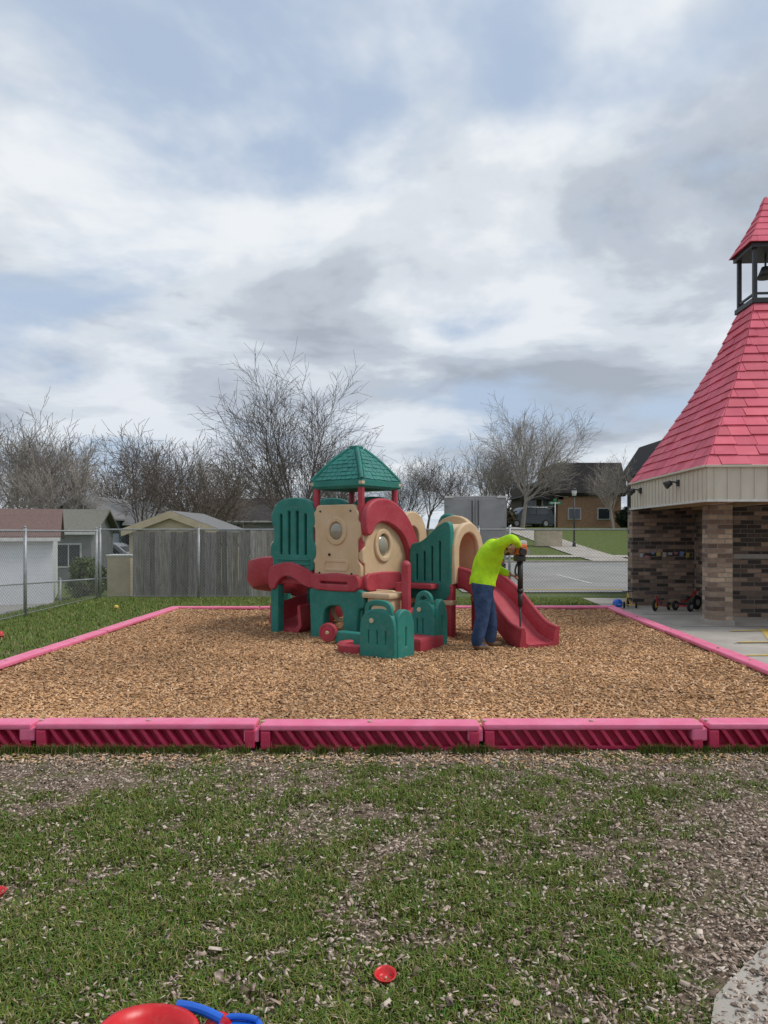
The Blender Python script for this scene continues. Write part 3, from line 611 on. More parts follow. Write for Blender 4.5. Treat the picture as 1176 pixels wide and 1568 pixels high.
cyl('drive_tube',.038,.42,(0,0,1.02),mBlack,parent=TL); cyl('gear_collar',.045,.07,(0,0,.80),mBlack,parent=TL,bevel=.01); cyl('breaker_chuck',.032,.2,(0,0,.68),mBlack,parent=TL); cyl('steel_bit',.012,.62,(0,0,.31),mBlack,parent=TL)
# ------------------------------------------------------------------ chain-link fences
def chainlink(name,p0,p1,H,posts,zo=0):
    P=empty(name); p0=Vector(p0);p1=Vector(p1); d=(p1-p0); L=d.length; d.normalize(); V=[];F=[]
    def pt(s,z): q=p0+d*s; return Vector((q.x,q.y,zo+z))
    sp=.085; w=.0035; k=-int(H/sp)-1
    while k*sp<L:
        for sg in (1,-1):
            s0=k*sp; za,zb=0.0,H; sa,sb=(s0,s0+H) if sg==1 else (s0+H,s0)
            def cl(s,z,s2,z2):
                if s<0: z=z+(0-s)*(z2-z)/(s2-s); s=0
                if s>L: z=z+(L-s)*(z2-z)/(s2-s); s=L
                return s,z
            A_=cl(sa,za,sb,zb); B_=cl(sb,zb,sa,za)
            if abs(A_[0]-B_[0])<.02: continue
            i=len(V); V+=[pt(A_[0]-w,A_[1]+.04),pt(A_[0]+w,A_[1]+.04),pt(B_[0]+w,B_[1]+.04),pt(B_[0]-w,B_[1]+.04)]; F.append((i,i+1,i+2,i+3))
        k+=1
    mesh_obj('chain_mesh',V,F,mGalv,P)
    tube('top_rail',[pt(0,H+.05),pt(L,H+.05)],.022,mGalv,P); tube('bottom_wire',[pt(0,.05),pt(L,.05)],.006,mGalv,P)
    for i,s in enumerate(posts):
        q=pt(s,0); cyl('post_%d'%i,.034,H+.3,(q.x,q.y,zo+H/2-.03),mGalv,parent=P,seg=12); cyl('post_cap_%d'%i,.038,.04,(q.x,q.y,zo+H+.13),mGalv,parent=P,r2=.015,seg=12)
chainlink('chain_link_fence',(-7.35,19.15,0),(6.4,19.15,0),1.72,[0,2.55,5.0,7.5,9.8,10.6,13.7])
chainlink('chain_link_fence',(-7.15,8.0,0),(-7.35,19.0,0),1.68,[0,3.4,7.0,10.9])
gp=empty('fence_gate_post'); cyl('post',.05,1.95,(6.42,19.05,.97),mBlack,parent=gp); cyl('cap',.055,.05,(6.42,19.05,1.97),mBlack,parent=gp,r2=.02)
chainlink('chain_link_fence',(-9.2,17.2,0),(-7.3,20.5,0),.75,[0,1.9,3.7],zo=-.35)
# ------------------------------------------------------------------ wooden fence
mWood=M('weathered_wood',(.33,.31,.29),(.18,.165,.15),rough=.95,scale=5,stretch=(6,6,.6),bump=.5,bscale=12,vcol=True,detail=6)
mRailW=M('rail_wood',(.2,.18,.16))
def wood_fence(name,x0,x1,y,z0,z1,tint):
    V=[];F=[];C=[];x=x0; rr=random.Random(5)
    while x<x1:
        w=.138; dz=rr.uniform(-.03,.03); yo=rr.uniform(-.008,.008); tl=rr.uniform(-.006,.006); k=len(V)
        for (yy_) in (y+yo,y+yo+.02): V+=[(x,yy_,z0),(x+w,yy_,z0),(x+w+tl,yy_,z1+dz),(x+tl,yy_,z1+dz)]
        F+=[(k,k+1,k+2,k+3),(k+3,k+2,k+6,k+7),(k+1,k+5,k+6,k+2),(k+4,k,k+3,k+7),(k+5,k+4,k+7,k+6)]
        t=rr.uniform(.66,1.2)*tint; C+=[(t,t*rr.uniform(.96,1.02),t*rr.uniform(.92,1.02),1)]*8; x+=w+.009
    P=empty(name); mesh_obj('pickets',V,F,mWood,P,cols=C)
    for i,z in enumerate((z0+.3,z1-.35)): box('rail_%d'%i,(x1-x0,.04,.09),((x0+x1)/2,y+.05,z),mRailW,parent=P)
    return P
wood_fence('wooden_fence',-6.63,-3.55,19.5,.0,1.72,.9)
wood_fence('wooden_fence',-3.54,-3.0,19.56,.0,1.76,1.4)
# ------------------------------------------------------------------ houses
def siding(name,c,c2=None):
    m=M(name,c,c2,rough=.7,scale=3); n=m.node_tree.nodes; l=m.node_tree.links
    tc=n.new('ShaderNodeTexCoord'); w=n.new('ShaderNodeTexWave'); w.wave_type='BANDS'; w.bands_direction='Z'; w.wave_profile='SAW'; w.inputs['Scale'].default_value=2.2
    l.new(tc.outputs['Object'],w.inputs[0]); bp=n.new('ShaderNodeBump'); bp.inputs['Strength'].default_value=.9; bp.inputs['Distance'].default_value=.03; l.new(w.outputs[0],bp.inputs['Height']); l.new(bp.outputs[0],n['Principled BSDF'].inputs['Normal']); return m
mWhiteS=siding('white_siding',(.84,.85,.87),(.79,.80,.83)); mBlueS=siding('blue_grey_siding',(.20,.25,.30)); mGreyS=siding('grey_siding',(.28,.29,.30)); mBeigeS=siding('beige_siding',(.66,.55,.40))
def roofm(name,c): return M(name,c,tuple(x*.6 for x in c),rough=.95,scale=14,bump=.5,bscale=30,stretch=(1,1,3))
mRB=roofm('brown_shingles',(.19,.12,.105)); mRG=roofm('grey_shingles',(.22,.22,.22)); mRD=roofm('dark_shingles',(.06,.055,.055)); mRGr=roofm('mossy_shingles',(.19,.19,.155)); mTrim=M('white_trim',(.65,.65,.62))
def house(name,x0,x1,y0,y1,zb,ze,zr,axis,wm,rm,ov=.35,wins=(),rz=0,trim=None):
    cx,cy=(x0+x1)/2,(y0+y1)/2; P=empty(name,(cx,cy,0),rz); X,Y=(x1-x0)/2,(y1-y0)/2
    if axis=='x': V=[(-X,-Y,zb),(X,-Y,zb),(X,Y,zb),(-X,Y,zb),(-X,-Y,ze),(X,-Y,ze),(X,Y,ze),(-X,Y,ze),(-X,0,zr),(X,0,zr)]; F=[(0,1,5,4),(1,2,6,9,5),(2,3,7,6),(3,0,4,8,7)]
    else: V=[(-X,-Y,zb),(X,-Y,zb),(X,Y,zb),(-X,Y,zb),(-X,-Y,ze),(X,-Y,ze),(X,Y,ze),(-X,Y,ze),(0,-Y,zr),(0,Y,zr)]; F=[(0,1,5,8,4),(1,2,6,5),(2,3,7,9,6),(3,0,4,7)]
    mesh_obj('walls',V,F,wm,P)
    th=.12
    for s in (-1,1):
        if axis=='x':
            k=(zr-ze)/Y; e=(Y+ov)*s; ze2=ze-ov*k
            Vr=[(-X-ov,e,ze2+.03),(X+ov,e,ze2+.03),(X+ov,0,zr+.03),(-X-ov,0,zr+.03)]
        else:
            k=(zr-ze)/X; e=(X+ov)*s; ze2=ze-ov*k
            Vr=[(e,-Y-ov,ze2+.03),(e,Y+ov,ze2+.03),(0,Y+ov,zr+.03),(0,-Y-ov,zr+.03)]
        Vr+= [(a_,b_,c_+th) for a_,b_,c_ in Vr]
        mesh_obj('roof_slope_%d'%(s>0),Vr,[(0,1,2,3),(7,6,5,4),(0,4,5,1),(1,5,6,2),(2,6,7,3),(3,7,4,0)],rm,P)
        if axis=='y':
            mesh_obj('rake_trim_%d'%(s>0),[(e,-Y-ov-.02,ze2-.08),(0,-Y-ov-.02,zr-.08),(0,-Y-ov-.02,zr+.14),(e,-Y-ov-.02,ze2+.14)],[(0,1,2,3)],trim or mTrim,P)
        elif s<0: box('gutter',(2*X+2*ov,.08,.12),(0,e-.04,ze2+.05),trim or mTrim,.01,parent=P)
    for i,(wx,wz,ww,wh) in enumerate(wins):
        box('window_frame_%d'%i,(ww+.16,.06,wh+.16),(wx-cx,-Y-.02,wz),mTrim,parent=P); box('window_glass_%d'%i,(ww,.04,wh),(wx-cx,-Y-.045,wz),mGlass,parent=P); box('window_mullion_%d'%i,(.05,.03,wh),(wx-cx,-Y-.07,wz),mTrim,parent=P)
    return P
house('white_siding_garage',-18.75,-11.75,23.2,28.2,-.8,1.50,2.4,'x',mWhiteS,mRB,ov=.25,rz=R(22))
house('grey_house',-27,-14.6,34,41,-.8,1.7,2.75,'x',mGreyS,mRGr,wins=((-15.6,.6,1,1),),rz=R(12))
house('blue_grey_house',-21.4,-17.8,47,60,-.8,2.7,4.0,'y',mBlueS,mRG,wins=((-19.6,1.4,1.1,1.2),))
house('blue_grey_house',-17.2,-14.6,50,54,-.8,2.4,3.7,'x',mBlueS,mRG)
house('beige_shed',-7.65,-5.1,22.2,26,-.1,1.72,2.2,'y',mBeigeS,mRG,ov=.18,trim=mTanL)
sb=empty('beige_utility_box'); box('panel',(.62,.5,1.12),(-7.05,19.9,.5),mBeigeS,.02,parent=sb); box('panel_top',(.68,.56,.05),(-7.05,19.9,1.08),mTrim,.01,parent=sb)
house('dark_house',-13.5,-8,55,62,0,2.6,4.2,'x',mGreyS,mRD,wins=((-11,1.8,1,1),))
house('dark_house',-9.0,-3.0,62,70,0,2.9,4.6,'x',mGreyS,mRG,wins=((-6,2,1,1),))
mBrk=M('tan_brick_far',(.44,.27,.165),(.32,.19,.12),rough=.9,scale=6)
mBrn=M('brown_wood_siding',(.085,.065,.052),(.055,.042,.035),rough=.9)
AP=empty('apartment_building'); gzA=1.9
box('walls',(5.8,8,3.2),(18.9,72,gzA+1.5),mBrk,parent=AP)
f_=frustum('mansard_roof',(0,0),[(0,3.1),(.3,3.3),(3.1,2.85),(3.12,2.8)],mRD,AP); f_.scale=(1.04,1.35,1); f_.location=(18.9,72,gzA+3.1)
box('left_wing_wall',(3.4,6,4.2),(14.6,72,gzA+2.0),mBrn,parent=AP)
mesh_obj('left_wing_roof',[(12.5,68,gzA+3.0),(16.5,68,gzA+5.6),(16.5,76,gzA+5.6),(12.5,76,gzA+3.0),(12.5,68,gzA+2.8),(16.5,68,gzA+2.8)],[(0,1,2,3),(4,5,1,0)],mRD,AP)
for i,(x,z) in enumerate(((13.7,1.0),(15.2,1.0),(13.7,2.6),(15.2,2.6))):
    box('window_frame_%d'%i,(1.0,.1,1.2),(x,68.95,gzA+z),mTrim,parent=AP); box('window_%d'%i,(.8,.1,1.0),(x,68.9,gzA+z),mGlass,parent=AP); box('balcony_rail_%d'%i,(1.3,.06,.08),(x,68.6,gzA+z-.4),mTrim,parent=AP)
for i,x in enumerate((17.5,20.2)):
    box('window_frame_b%d'%i,(1.2,.1,1.1),(x,67.97,gzA+1.5),mTrim,parent=AP); box('window_b%d'%i,(1.0,.1,.9),(x,67.93,gzA+1.5),mGlass,parent=AP)
BH=empty('brown_house'); box('walls',(9,8,4.6),(26.2,62,gzA+2.2),mBrn,parent=BH)
frustum('roof',(26.2,62),[(0,4.9),(.2,5.0),(2.9,3.6),(2.95,3.5)],mRD,BH).location=(0,0,gzA+4.4)
# ------------------------------------------------------------------ STEEPLE BUILDING
def brickmat(name,c1,c2,mort):
    m=bpy.data.materials.new(name); m.use_nodes=True; n=m.node_tree.nodes; l=m.node_tree.links; b=n['Principled BSDF']; b.inputs['Roughness'].default_value=.9
    tc=n.new('ShaderNodeTexCoord'); sp=n.new('ShaderNodeSeparateXYZ'); l.new(tc.outputs['Object'],sp.inputs[0]); ad=n.new('ShaderNodeMath'); l.new(sp.outputs[0],ad.inputs[0]); l.new(sp.outputs[1],ad.inputs[1])
    cb=n.new('ShaderNodeCombineXYZ'); l.new(ad.outputs[0],cb.inputs[0]); l.new(sp.outputs[2],cb.inputs[1])
    bt=n.new('ShaderNodeTexBrick'); l.new(cb.outputs[0],bt.inputs[0]); bt.inputs['Scale'].default_value=1; bt.inputs['Brick Width'].default_value=.27; bt.inputs['Row Height'].default_value=.088; bt.inputs['Mortar Size'].default_value=.008
    bt.inputs['Color1'].default_value=(0,0,0,1); bt.inputs['Color2'].default_value=(1,1,1,1); bt.inputs['Mortar'].default_value=(.5,.5,.5,1)
    r=n.new('ShaderNodeValToRGB'); l.new(bt.outputs['Color'],r.inputs[0])
    e=r.color_ramp.elements; e[0].position=0; e[0].color=(*c1,1); e[1].position=1; e[1].color=(*c2,1)
    q=e.new(.35); q.color=(*[x*1.8 for x in c1],1); q=e.new(.65); q.color=(*[x*.62 for x in c2],1)
    mx=n.new('ShaderNodeMix'); mx.data_type='RGBA'; l.new(bt.outputs['Fac'],mx.inputs[0]); l.new(r.outputs[0],mx.inputs[6]); mx.inputs[7].default_value=(*mort,1)
    nz_=n.new('ShaderNodeTexNoise'); nz_.inputs['Scale'].default_value=18; l.new(tc.outputs['Object'],nz_.inputs[0]); m3=n.new('ShaderNodeMix'); m3.data_type='RGBA'; m3.blend_type='MULTIPLY'; m3.inputs[0].default_value=.5; l.new(mx.outputs[2],m3.inputs[6]); l.new(nz_.outputs[0],m3.inputs[7])
    l.new(m3.outputs[2],b.inputs['Base Color']); bp=n.new('ShaderNodeBump'); bp.invert=True; bp.inputs['Distance'].default_value=.01; l.new(bt.outputs['Fac'],bp.inputs['Height']); l.new(bp.outputs[0],b.inputs['Normal']); return m
mBrickA=brickmat('dark_mixed_brick',(.06,.045,.04),(.50,.34,.25),(.25,.23,.2)); mBrickB=brickmat('tan_mixed_brick',(.15,.10,.075),(.66,.49,.35),(.34,.30,.26))
mShing=M('pink_red_shingles',(.74,.155,.21),(.64,.115,.165),rough=.8,scale=2.5,vcol=True,bump=.15,bscale=40); mUnder=M('roof_underlay',(.16,.02,.03),rough=.9)
mFas=M('beige_metal_fascia',(.60,.55,.45),(.54,.49,.40),rough=.6,scale=2)
mSof=M('tan_soffit',(.52,.40,.28),(.44,.33,.22),rough=.8,scale=3)
CH=empty('steeple_building',(5.46,12.51,0),R(-3.6)); HWB=2.32; cc=(2.32,2.32)
SH=lambda z: -.34*max(0,min(1,(z-2.84)/3.31))
AXx=cc[0]-.34
def cb(x,y,z): return (x-5.46,y-12.51,z)
box('main_wall_block',(8,6,2.34),cb(10.85,17.85,1.15),mBrickA,parent=CH)
box('rear_wall_block',(1.5,.4,2.3),cb(6.2,17.3,1.14),mBrickA,parent=CH)
box('corner_brick_column',(.40,.40,2.3),cb(6.08,13.7,1.14),mBrickB,.006,parent=CH)
box('column_base',(.46,.46,.1),cb(6.08,13.7,.05),mConc,.01,parent=CH)
box('brick_column_far',(.40,.40,2.3),cb(9.4,13.7,1.14),mBrickB,.006,parent=CH)
box('entry_door',(1.0,.06,2.05),cb(8.3,14.82,1.05),M('door_paint',(.2,.03,.04)),.01,parent=CH); box('door_glass',(.6,.04,.9),cb(8.3,14.78,1.4),mGlass,parent=CH)
box('stone_band',(8.03,.03,.09),cb(10.85,14.84,1.22),M('limestone_band',(.33,.31,.28)),parent=CH)
box('soffit',(HWB*2-.06,HWB*2-.06,.05),(cc[0],cc[1],2.32),mSof,parent=CH)
for i in range(5): box('soffit_beam_%d'%i,(.09,4.4,.09),(.44+i*.9,cc[1],2.25),mSof,parent=CH)
for s in range(4):
    an=s*math.pi/2; Pf=empty('fascia_side_%d'%s,(cc[0],cc[1],0),an,CH)
    box('board',(HWB*2,.05,.55),(0,-HWB-.001*s,2.52),mFas,parent=Pf)
    for i in range(21): box('batten_%d'%i,(.018,.02,.54),(-HWB+.12+i*(HWB*2-.24)/20,-HWB-.033,2.52),mFas,parent=Pf)
    box('drip_edge',(HWB*2+.1,.09,.04),(0,-HWB-.04-.001*s,2.815),mFas,.008,parent=Pf); box('bottom_trim',(HWB*2+.06,.07,.035),(0,-HWB-.02-.001*s,2.232),mTrim,.005,parent=Pf)
prof=[(2.84,2.35),(3.6,1.82),(4.5,1.23),(5.4,.72),(6.15,.38)]
frustum('roof_underlay',cc,[(z,h-.012) for z,h in prof],mUnder,CH,sh=SH)
hip_tiles('roof_shingles',cc,prof,18,.42,0,.036,.008,mShing,CH,vary=.12,seed=4,sh=SH)
bh=.36
box('belfry_base',(.86,.86,.10),(AXx,cc[1],6.19),mBlack,.01,parent=CH)
for sx_ in (-1,1):
    for sy_ in (-1,1): box('belfry_post_%d%d'%(sx_,sy_),(.075,.075,1.0),(AXx+sx_*bh,cc[1]+sy_*bh,6.72),mBlack,.005,parent=CH)
    box('belfry_rail_x%d'%sx_,(.64,.04,.04),(AXx,cc[1]+sx_*bh,6.34),mBlack,parent=CH); box('belfry_rail_y%d'%sx_,(.04,.64,.04),(AXx+sx_*bh,cc[1],6.34),mBlack,parent=CH)
box('belfry_head',(.90,.90,.09),(AXx,cc[1],7.25),mBlack,.01,parent=CH)
tube('bell_rod',[(AXx,cc[1],7.2),(AXx,cc[1],6.95)],.02,mBlack,CH); cyl('bell',.16,.22,(AXx,cc[1],6.86),mBlack,parent=CH,r2=.07)
prof2=[(7.30,.50),(7.6,.33),(8.0,.14),(8.35,.02)]; c2_=(AXx,cc[1])
frustum('cap_underlay',c2_,[(z,max(.01,h-.01)) for z,h in prof2],mUnder,CH); hip_tiles('cap_shingles',c2_,prof2,7,.3,0,.02,.006,mShing,CH,vary=.1,seed=9)
for i,y in enumerate((1.3,3.8)):
    Pq=empty('floodlight_%d'%i,(-.03,y,2.62),0,CH); box('mount',(.05,.12,.12),(-.02,0,0),mBlack,.01,parent=Pq); tube('arm',[(-.03,0,0),(-.12,0,.03),(-.16,0,.02)],.015,mBlack,Pq); cyl('lamp_head',.075,.12,(-.2,0,-.02),mBlack,rot=(0,R(60),0),parent=Pq,r2=.05)
DC=empty('wall_decals',(5.46,12.51,0),R(-3.6)); rr=random.Random(3)
for i in range(9):
    c=[(.5,.5,.5),(.5,.2,.3),(.2,.3,.5),(.5,.4,.1),(.45,.42,.4)][i%5]; box('decal_%d'%i,(rr.uniform(.05,.10),.02,rr.uniform(.05,.12)),cb(5.65+i*.13,17.08,1.18+rr.uniform(-.05,.05)),M('decal_paint_%d'%i,c),.003,rot=(0,rr.uniform(-.3,.3),0),parent=DC)
# ------------------------------------------------------------------ toys by wall
def trike(name,loc,rz,c1,c2,s=1):
    P=empty(name,loc,rz); P.scale=(s,s,s)
    for nm,x,y,r_ in (('front_wheel',.28,0,.15),('rear_wheel_l',-.22,.17,.10),('rear_wheel_r',-.22,-.17,.10)):
        cyl(nm,r_,.05,(x,y,r_),mRub,rot=(R(90),0,0),parent=P,bevel=.012); cyl(nm+'_hub',r_*.45,.06,(x,y,r_),c2,rot=(R(90),0,0),parent=P)
    tube('frame',[(.24,0,.38),(.1,0,.25),(-.22,0,.18)],.02,c1,P); tube('fork',[(.28,.04,.15),(.25,0,.42)],.016,c1,P); tube('handlebar',[(.22,-.17,.47),(.25,0,.45),(.22,.17,.47)],.014,mBlack,P)
    tube('axle',[(-.22,-.17,.1),(-.22,.17,.1)],.015,c1,P); box('seat',(.18,.14,.04),(-.1,0,.28),mBlack,.015,parent=P)
mTrR=M('tricycle_red',(.40,.02,.03),rough=.4)
trike('toy_tricycle',(5.95,16.0,.012),R(230),mTrR,mToyY,.85); trike('toy_tricycle',(6.6,16.0,.012),R(35),mTrR,mGalv,1.05); trike('toy_tricycle',(5.5,16.6,.012),R(80),mToyY,mTrR,.75)
def ball(name,loc,r_,mat):
    bm=bmesh.new(); bmesh.ops.create_uvsphere(bm,u_segments=24,v_segments=16,radius=r_); me=bpy.data.meshes.new(name); bm.to_mesh(me); bm.free(); me.materials.append(mat)
    for p in me.polygons: p.use_smooth=True
    P=empty(name,loc); o=bpy.data.objects.new('shell',me); link(o,P); ring('seam',r_*.995,.003,(0,0,0),'z',mWhiteP,P); cyl('valve',.008,.006,(0,-r_,0),mWhiteP,rot=(R(90),0,0),parent=P,seg=8)
ball('toy_ball',(5.15,16.3,.12),.11,mBlue); ball('toy_ball',(5.3,16.7,.09),.07,mToyY); ball('toy_ball',(-6.1,11.75,.07),.06,mToyR); ball('toy_ball',(-5.9,16.3,.05),.05,mToyY)
def bowl(name,loc,r_,h,mat,tilt=(0,0,0)):
    prof_=[(0,0),(r_*.55,0),(r_*.72,h*.25),(r_*.85,h*.8),(r_*.98,h*.95),(r_,h*.98),(r_*.99,h*1.06),(r_*.9,h*1.03),(r_*.78,h*.8),(r_*.62,h*.3),(r_*.5,h*.14),(0,h*.12)]
    n_=32; V=[];F=[]
    for a_,z in prof_:
        for i in range(n_): V.append((a_*math.cos(2*math.pi*i/n_),a_*math.sin(2*math.pi*i/n_),z))
    for j in range(len(prof_)-1):
        for i in range(n_): F.append((j*n_+i,j*n_+(i+1)%n_,(j+1)*n_+(i+1)%n_,(j+1)*n_+i))
    o=mesh_obj(name,V,F,mat,smooth=True); o.location=loc; o.rotation_euler=tilt; return o
bowl('red_toy_bowl',(.005,2.78,.02),.042,.024,mToyR,(R(10),0,0)); bowl('red_toy_bowl',(-1.80,3.42,.01),.05,.03,mToyR)
TW=empty('toy_wheelbarrow',(-.735,2.27,.0))
o=bowl('tub',(0,0,.05),.155,.11,mToyR,(R(-6),R(4),0)); o.parent=TW
tube('handle_l',[(.05,.17,.14),(.12,.18,.13),(.20,.16,.10)],.016,mBlue,TW); cyl('wheel',.05,.04,(.19,.17,.06),mToyR,rot=(R(70),0,R(30)),parent=TW,bevel=.01); cyl('wheel_hub',.02,.05,(.19,.17,.06),mBlue,rot=(R(70),0,R(30)),parent=TW)
TS=empty('blue_toy_shovel',(-.49,2.43,.035)); panel('scoop',chaikin([(-.08,0),(-.07,.05),(.0,.07),(.07,.05),(.09,.0),(.05,-.06),(-.05,-.06)],2),[],.02,(0,0,.03),Matrix(((1,0,0),(0,1,0),(0,0,1))),mBlue,TS,bevel=.008); tube('grip',[(.0,-.02,.04),(-.02,-.12,.03),(-.03,-.22,.02)],.012,mBlue,TS); tube('scoop_rib',[(-.07,.02,.05),(0,.045,.055),(.07,.02,.05)],.01,mBlue,TS); tube('scoop_rib_b',[(-.05,-.02,.045),(0,-.0,.05),(.05,-.02,.045)],.008,mBlue,TS)
# ------------------------------------------------------------------ truck, car, lamp, signs
BT=empty('box_truck',(3.02,24.5,0),R(-7)); mAl=M('aluminium_box',(.36,.36,.36),(.29,.295,.30),rough=.5,metal=.3,scale=2,dirt=.3)
box('cargo_box',(2.05,5,2.1),(0,2.5,1.85),mAl,.02,parent=BT)
for s_ in (-1,1):
    box('door_%d'%s_,(.94,.03,1.9),(s_*.485,-.02,1.86),mAl,.01,parent=BT); tube('lock_rod_%d'%s_,[(s_*.1,-.06,1.0),(s_*.1,-.06,2.75)],.015,mBlack,BT)
    for j,z in enumerate((1.2,1.9,2.6)): box('hinge_%d_%d'%(s_,j),(.12,.03,.05),(s_*.93,-.05,z),mGalv,parent=BT)
    for j,(y,x) in enumerate(((1.0,.85),(5.9,.85))): cyl('wheel_%d_%d'%(s_,j),.42,.28,(s_*x,y,.42),mRub,rot=(0,R(90),0),parent=BT,bevel=.03); cyl('rim_%d_%d'%(s_,j),.22,.3,(s_*x,y,.42),mGalv,rot=(0,R(90),0),parent=BT)
    box('tail_light_%d'%s_,(.16,.04,.1),(s_*.85,-.04,.72),mToyR,.01,parent=BT)
    box('corner_cap_%d'%s_,(.28,.05,.07),(s_*.86,-.03,2.86),mTrim,.01,parent=BT)
box('bumper',(2.0,.1,.15),(0,-.03,.6),mBlack,.02,parent=BT); box('chassis',(.9,6,.15),(0,3,.65),mBlack,parent=BT); box('cab',(1.9,1.5,1.6),(0,5.9,1.45),mWh,.15,parent=BT); box('cab_glass',(1.7,.1,.6),(0,6.66,1.8),mGlass,.02,parent=BT)
def suv(name,loc,rz,mat):
    P=empty(name,loc,rz)
    pr=chaikin([(-2.3,.35),(-2.3,.95),(-2.1,1.1),(-1.9,1.6),(-1.5,1.7),(.3,1.7),(.6,1.6),(1.15,1.1),(2.1,1.0),(2.3,.8),(2.3,.35)],2,.15)
    panel('body',pr,[],1.75,(0,0,0),'u',mat,P,bevel=.08)
    for s_ in (-1,1):
        panel('side_glass_%d'%s_,chaikin([(-1.75,1.12),(-1.6,1.58),(.3,1.6),(.85,1.15)],1),[],.03,(0,s_*.885,0),'u',mGlass,P,bevel=.005)
        for j,x in enumerate((-1.4,1.45)): cyl('wheel_%d_%d'%(s_,j),.35,.24,(x,s_*.8,.35),mRub,rot=(R(90),0,0),parent=P,bevel=.03); cyl('rim_%d_%d'%(s_,j),.2,.26,(x,s_*.8,.35),mGalv,rot=(R(90),0,0),parent=P)
        box('pillar_%d'%s_,(.08,.05,.5),(-.5,s_*.9,1.35),mat,parent=P)
    box('windshield',(.05,1.4,.5),(.95,0,1.38),mGlass,rot=(0,R(-48),0),parent=P); box('grille',(.05,1.1,.25),(2.33,0,.7),mBlack,.01,parent=P)
    for s_ in (-1,1): box('headlight_%d'%s_,(.06,.3,.14),(2.33,s_*.65,.82),mWhiteP,.02,parent=P)
mCar=M('dark_car_paint',(.05,.06,.075),rough=.25,spec=.7); mCar2=M('silver_car_paint',(.35,.37,.4),rough=.25,spec=.7)
suv('parked_car',(12.3,64,gz(12.3,64)),R(-160),mCar); suv('parked_car',(-16.2,44,gz(-16,44)),R(0),mCar2)
SL=empty('street_lamp',(11.7,45.5,gz(11.7,45.5))); cyl('pole',.06,3.2,(0,0,1.6),mBlack,parent=SL,r2=.04); cyl('base',.12,.4,(0,0,.2),mBlack,parent=SL,r2=.08); cyl('lantern',.12,.35,(0,0,3.35),mWhiteP,parent=SL,r2=.17,seg=8); cyl('lantern_cap',.22,.14,(0,0,3.6),mBlack,parent=SL,r2=.04,seg=8)
SG=empty('street_name_sign',(11.1,48,gz(11,48))); cyl('pole',.035,2.6,(0,0,1.3),mGalv,parent=SG); box('blade_a',(.8,.02,.18),(0,0,2.55),M('sign_green',(.01,.2,.08)),parent=SG); box('blade_b',(.02,.8,.18),(0,0,2.75),M('sign_green2',(.01,.2,.08)),parent=SG); box('text_bar',(.6,.005,.06),(0,-.014,2.55),mWhiteP,parent=SG)
UB=empty('utility_cabinet',(10.2,46,gz(10,46))); box('body',(1.6,.8,1.0),(0,0,.5),mBeigeS,.03,parent=UB); box('lid',(1.7,.9,.08),(0,0,1.03),mTrim,.02,parent=UB)
# ------------------------------------------------------------------ bare trees
def tree_geo(seed,H,tr,ratio=(.34,.50,.27,.15,.085),kids=(6,8,7,5),ang=(.45,.55,.6,.6),minr=.006,lean=0):
    rr=random.Random(seed); V=[];F=[]
    def seg(p,q,r0,r1,k):
        d=(q-p).normalized(); a_=d.orthogonal().normalized(); b_=d.cross(a_); i=len(V)
        for c_,r_ in ((p,r0),(q,r1)):
            for j in range(k):
                t=2*math.pi*j/k; V.append(c_+a_*r_*math.cos(t)+b_*r_*math.sin(t))
        for j in range(k): F.append((i+j,i+(j+1)%k,i+k+(j+1)%k,i+k+j))
    def br(p,d,r,lv):
        L=H*ratio[lv]*(1 if lv==0 else rr.uniform(.65,1.2)); ns=(5,7,5,4,3)[lv]; k=(8,6,4,3,3)[lv]; P=[p]; D=[d]; dd=d.copy(); Rr=[r]
        end=.62 if lv==0 else .22
        wob=(.05,.10,.11,.12,.12)[lv]; upb=(0,.05,.045,.03,.0)[lv]
        for i in range(ns):
            dd=(dd+Vector((rr.gauss(0,wob),rr.gauss(0,wob),rr.gauss(0,wob*.5)+upb))).normalized()
            q=P[-1]+dd*L/ns; r1=r*(1-(1-end)*(i+1)/ns); seg(P[-1],q,max(Rr[-1],minr),max(r1,minr),k); P.append(q); D.append(dd.copy()); Rr.append(r1)
        if lv+1>=len(ratio): return
        nk=kids[lv]+rr.choice((-1,0,1)); az0=rr.random()*6.28
        for c_ in range(nk):
            t=(.62+.38*(c_+1)/nk) if lv==0 else (.18+.82*(c_+rr.random()*.7)/nk)
            x=min(ns-.001,t*ns); ix=int(x); f=x-ix; pos=P[ix].lerp(P[ix+1],f); dr=D[ix+1]
            per=Matrix.Rotation(az0+c_*2.4+rr.gauss(0,.3),3,dr)@dr.orthogonal().normalized()
            an=ang[lv]*rr.uniform(.55,1.4)
            if lv==0: an=ang[0]*rr.uniform(.35,1.55)
            nd=(dr*math.cos(an)+per*math.sin(an)).normalized()
            rb=Rr[ix]*(1-f)+Rr[ix+1]*f
            br(pos,nd,max(minr,rb*(.62 if lv==0 else .55)*rr.uniform(.8,1.1)),lv+1)
    br(Vector((0,0,-.3)),Vector((lean,0,1)).normalized(),tr,0)
    return V,F
def bark(name,c): return M(name,c,tuple(x*.6 for x in c),rough=.95,scale=6)
mBk=bark('grey_bark',(.17,.145,.13)); mBk2=bark('pale_bark',(.36,.32,.28)); mBk3=bark('brown_bark',(.15,.115,.09))
TM=[]
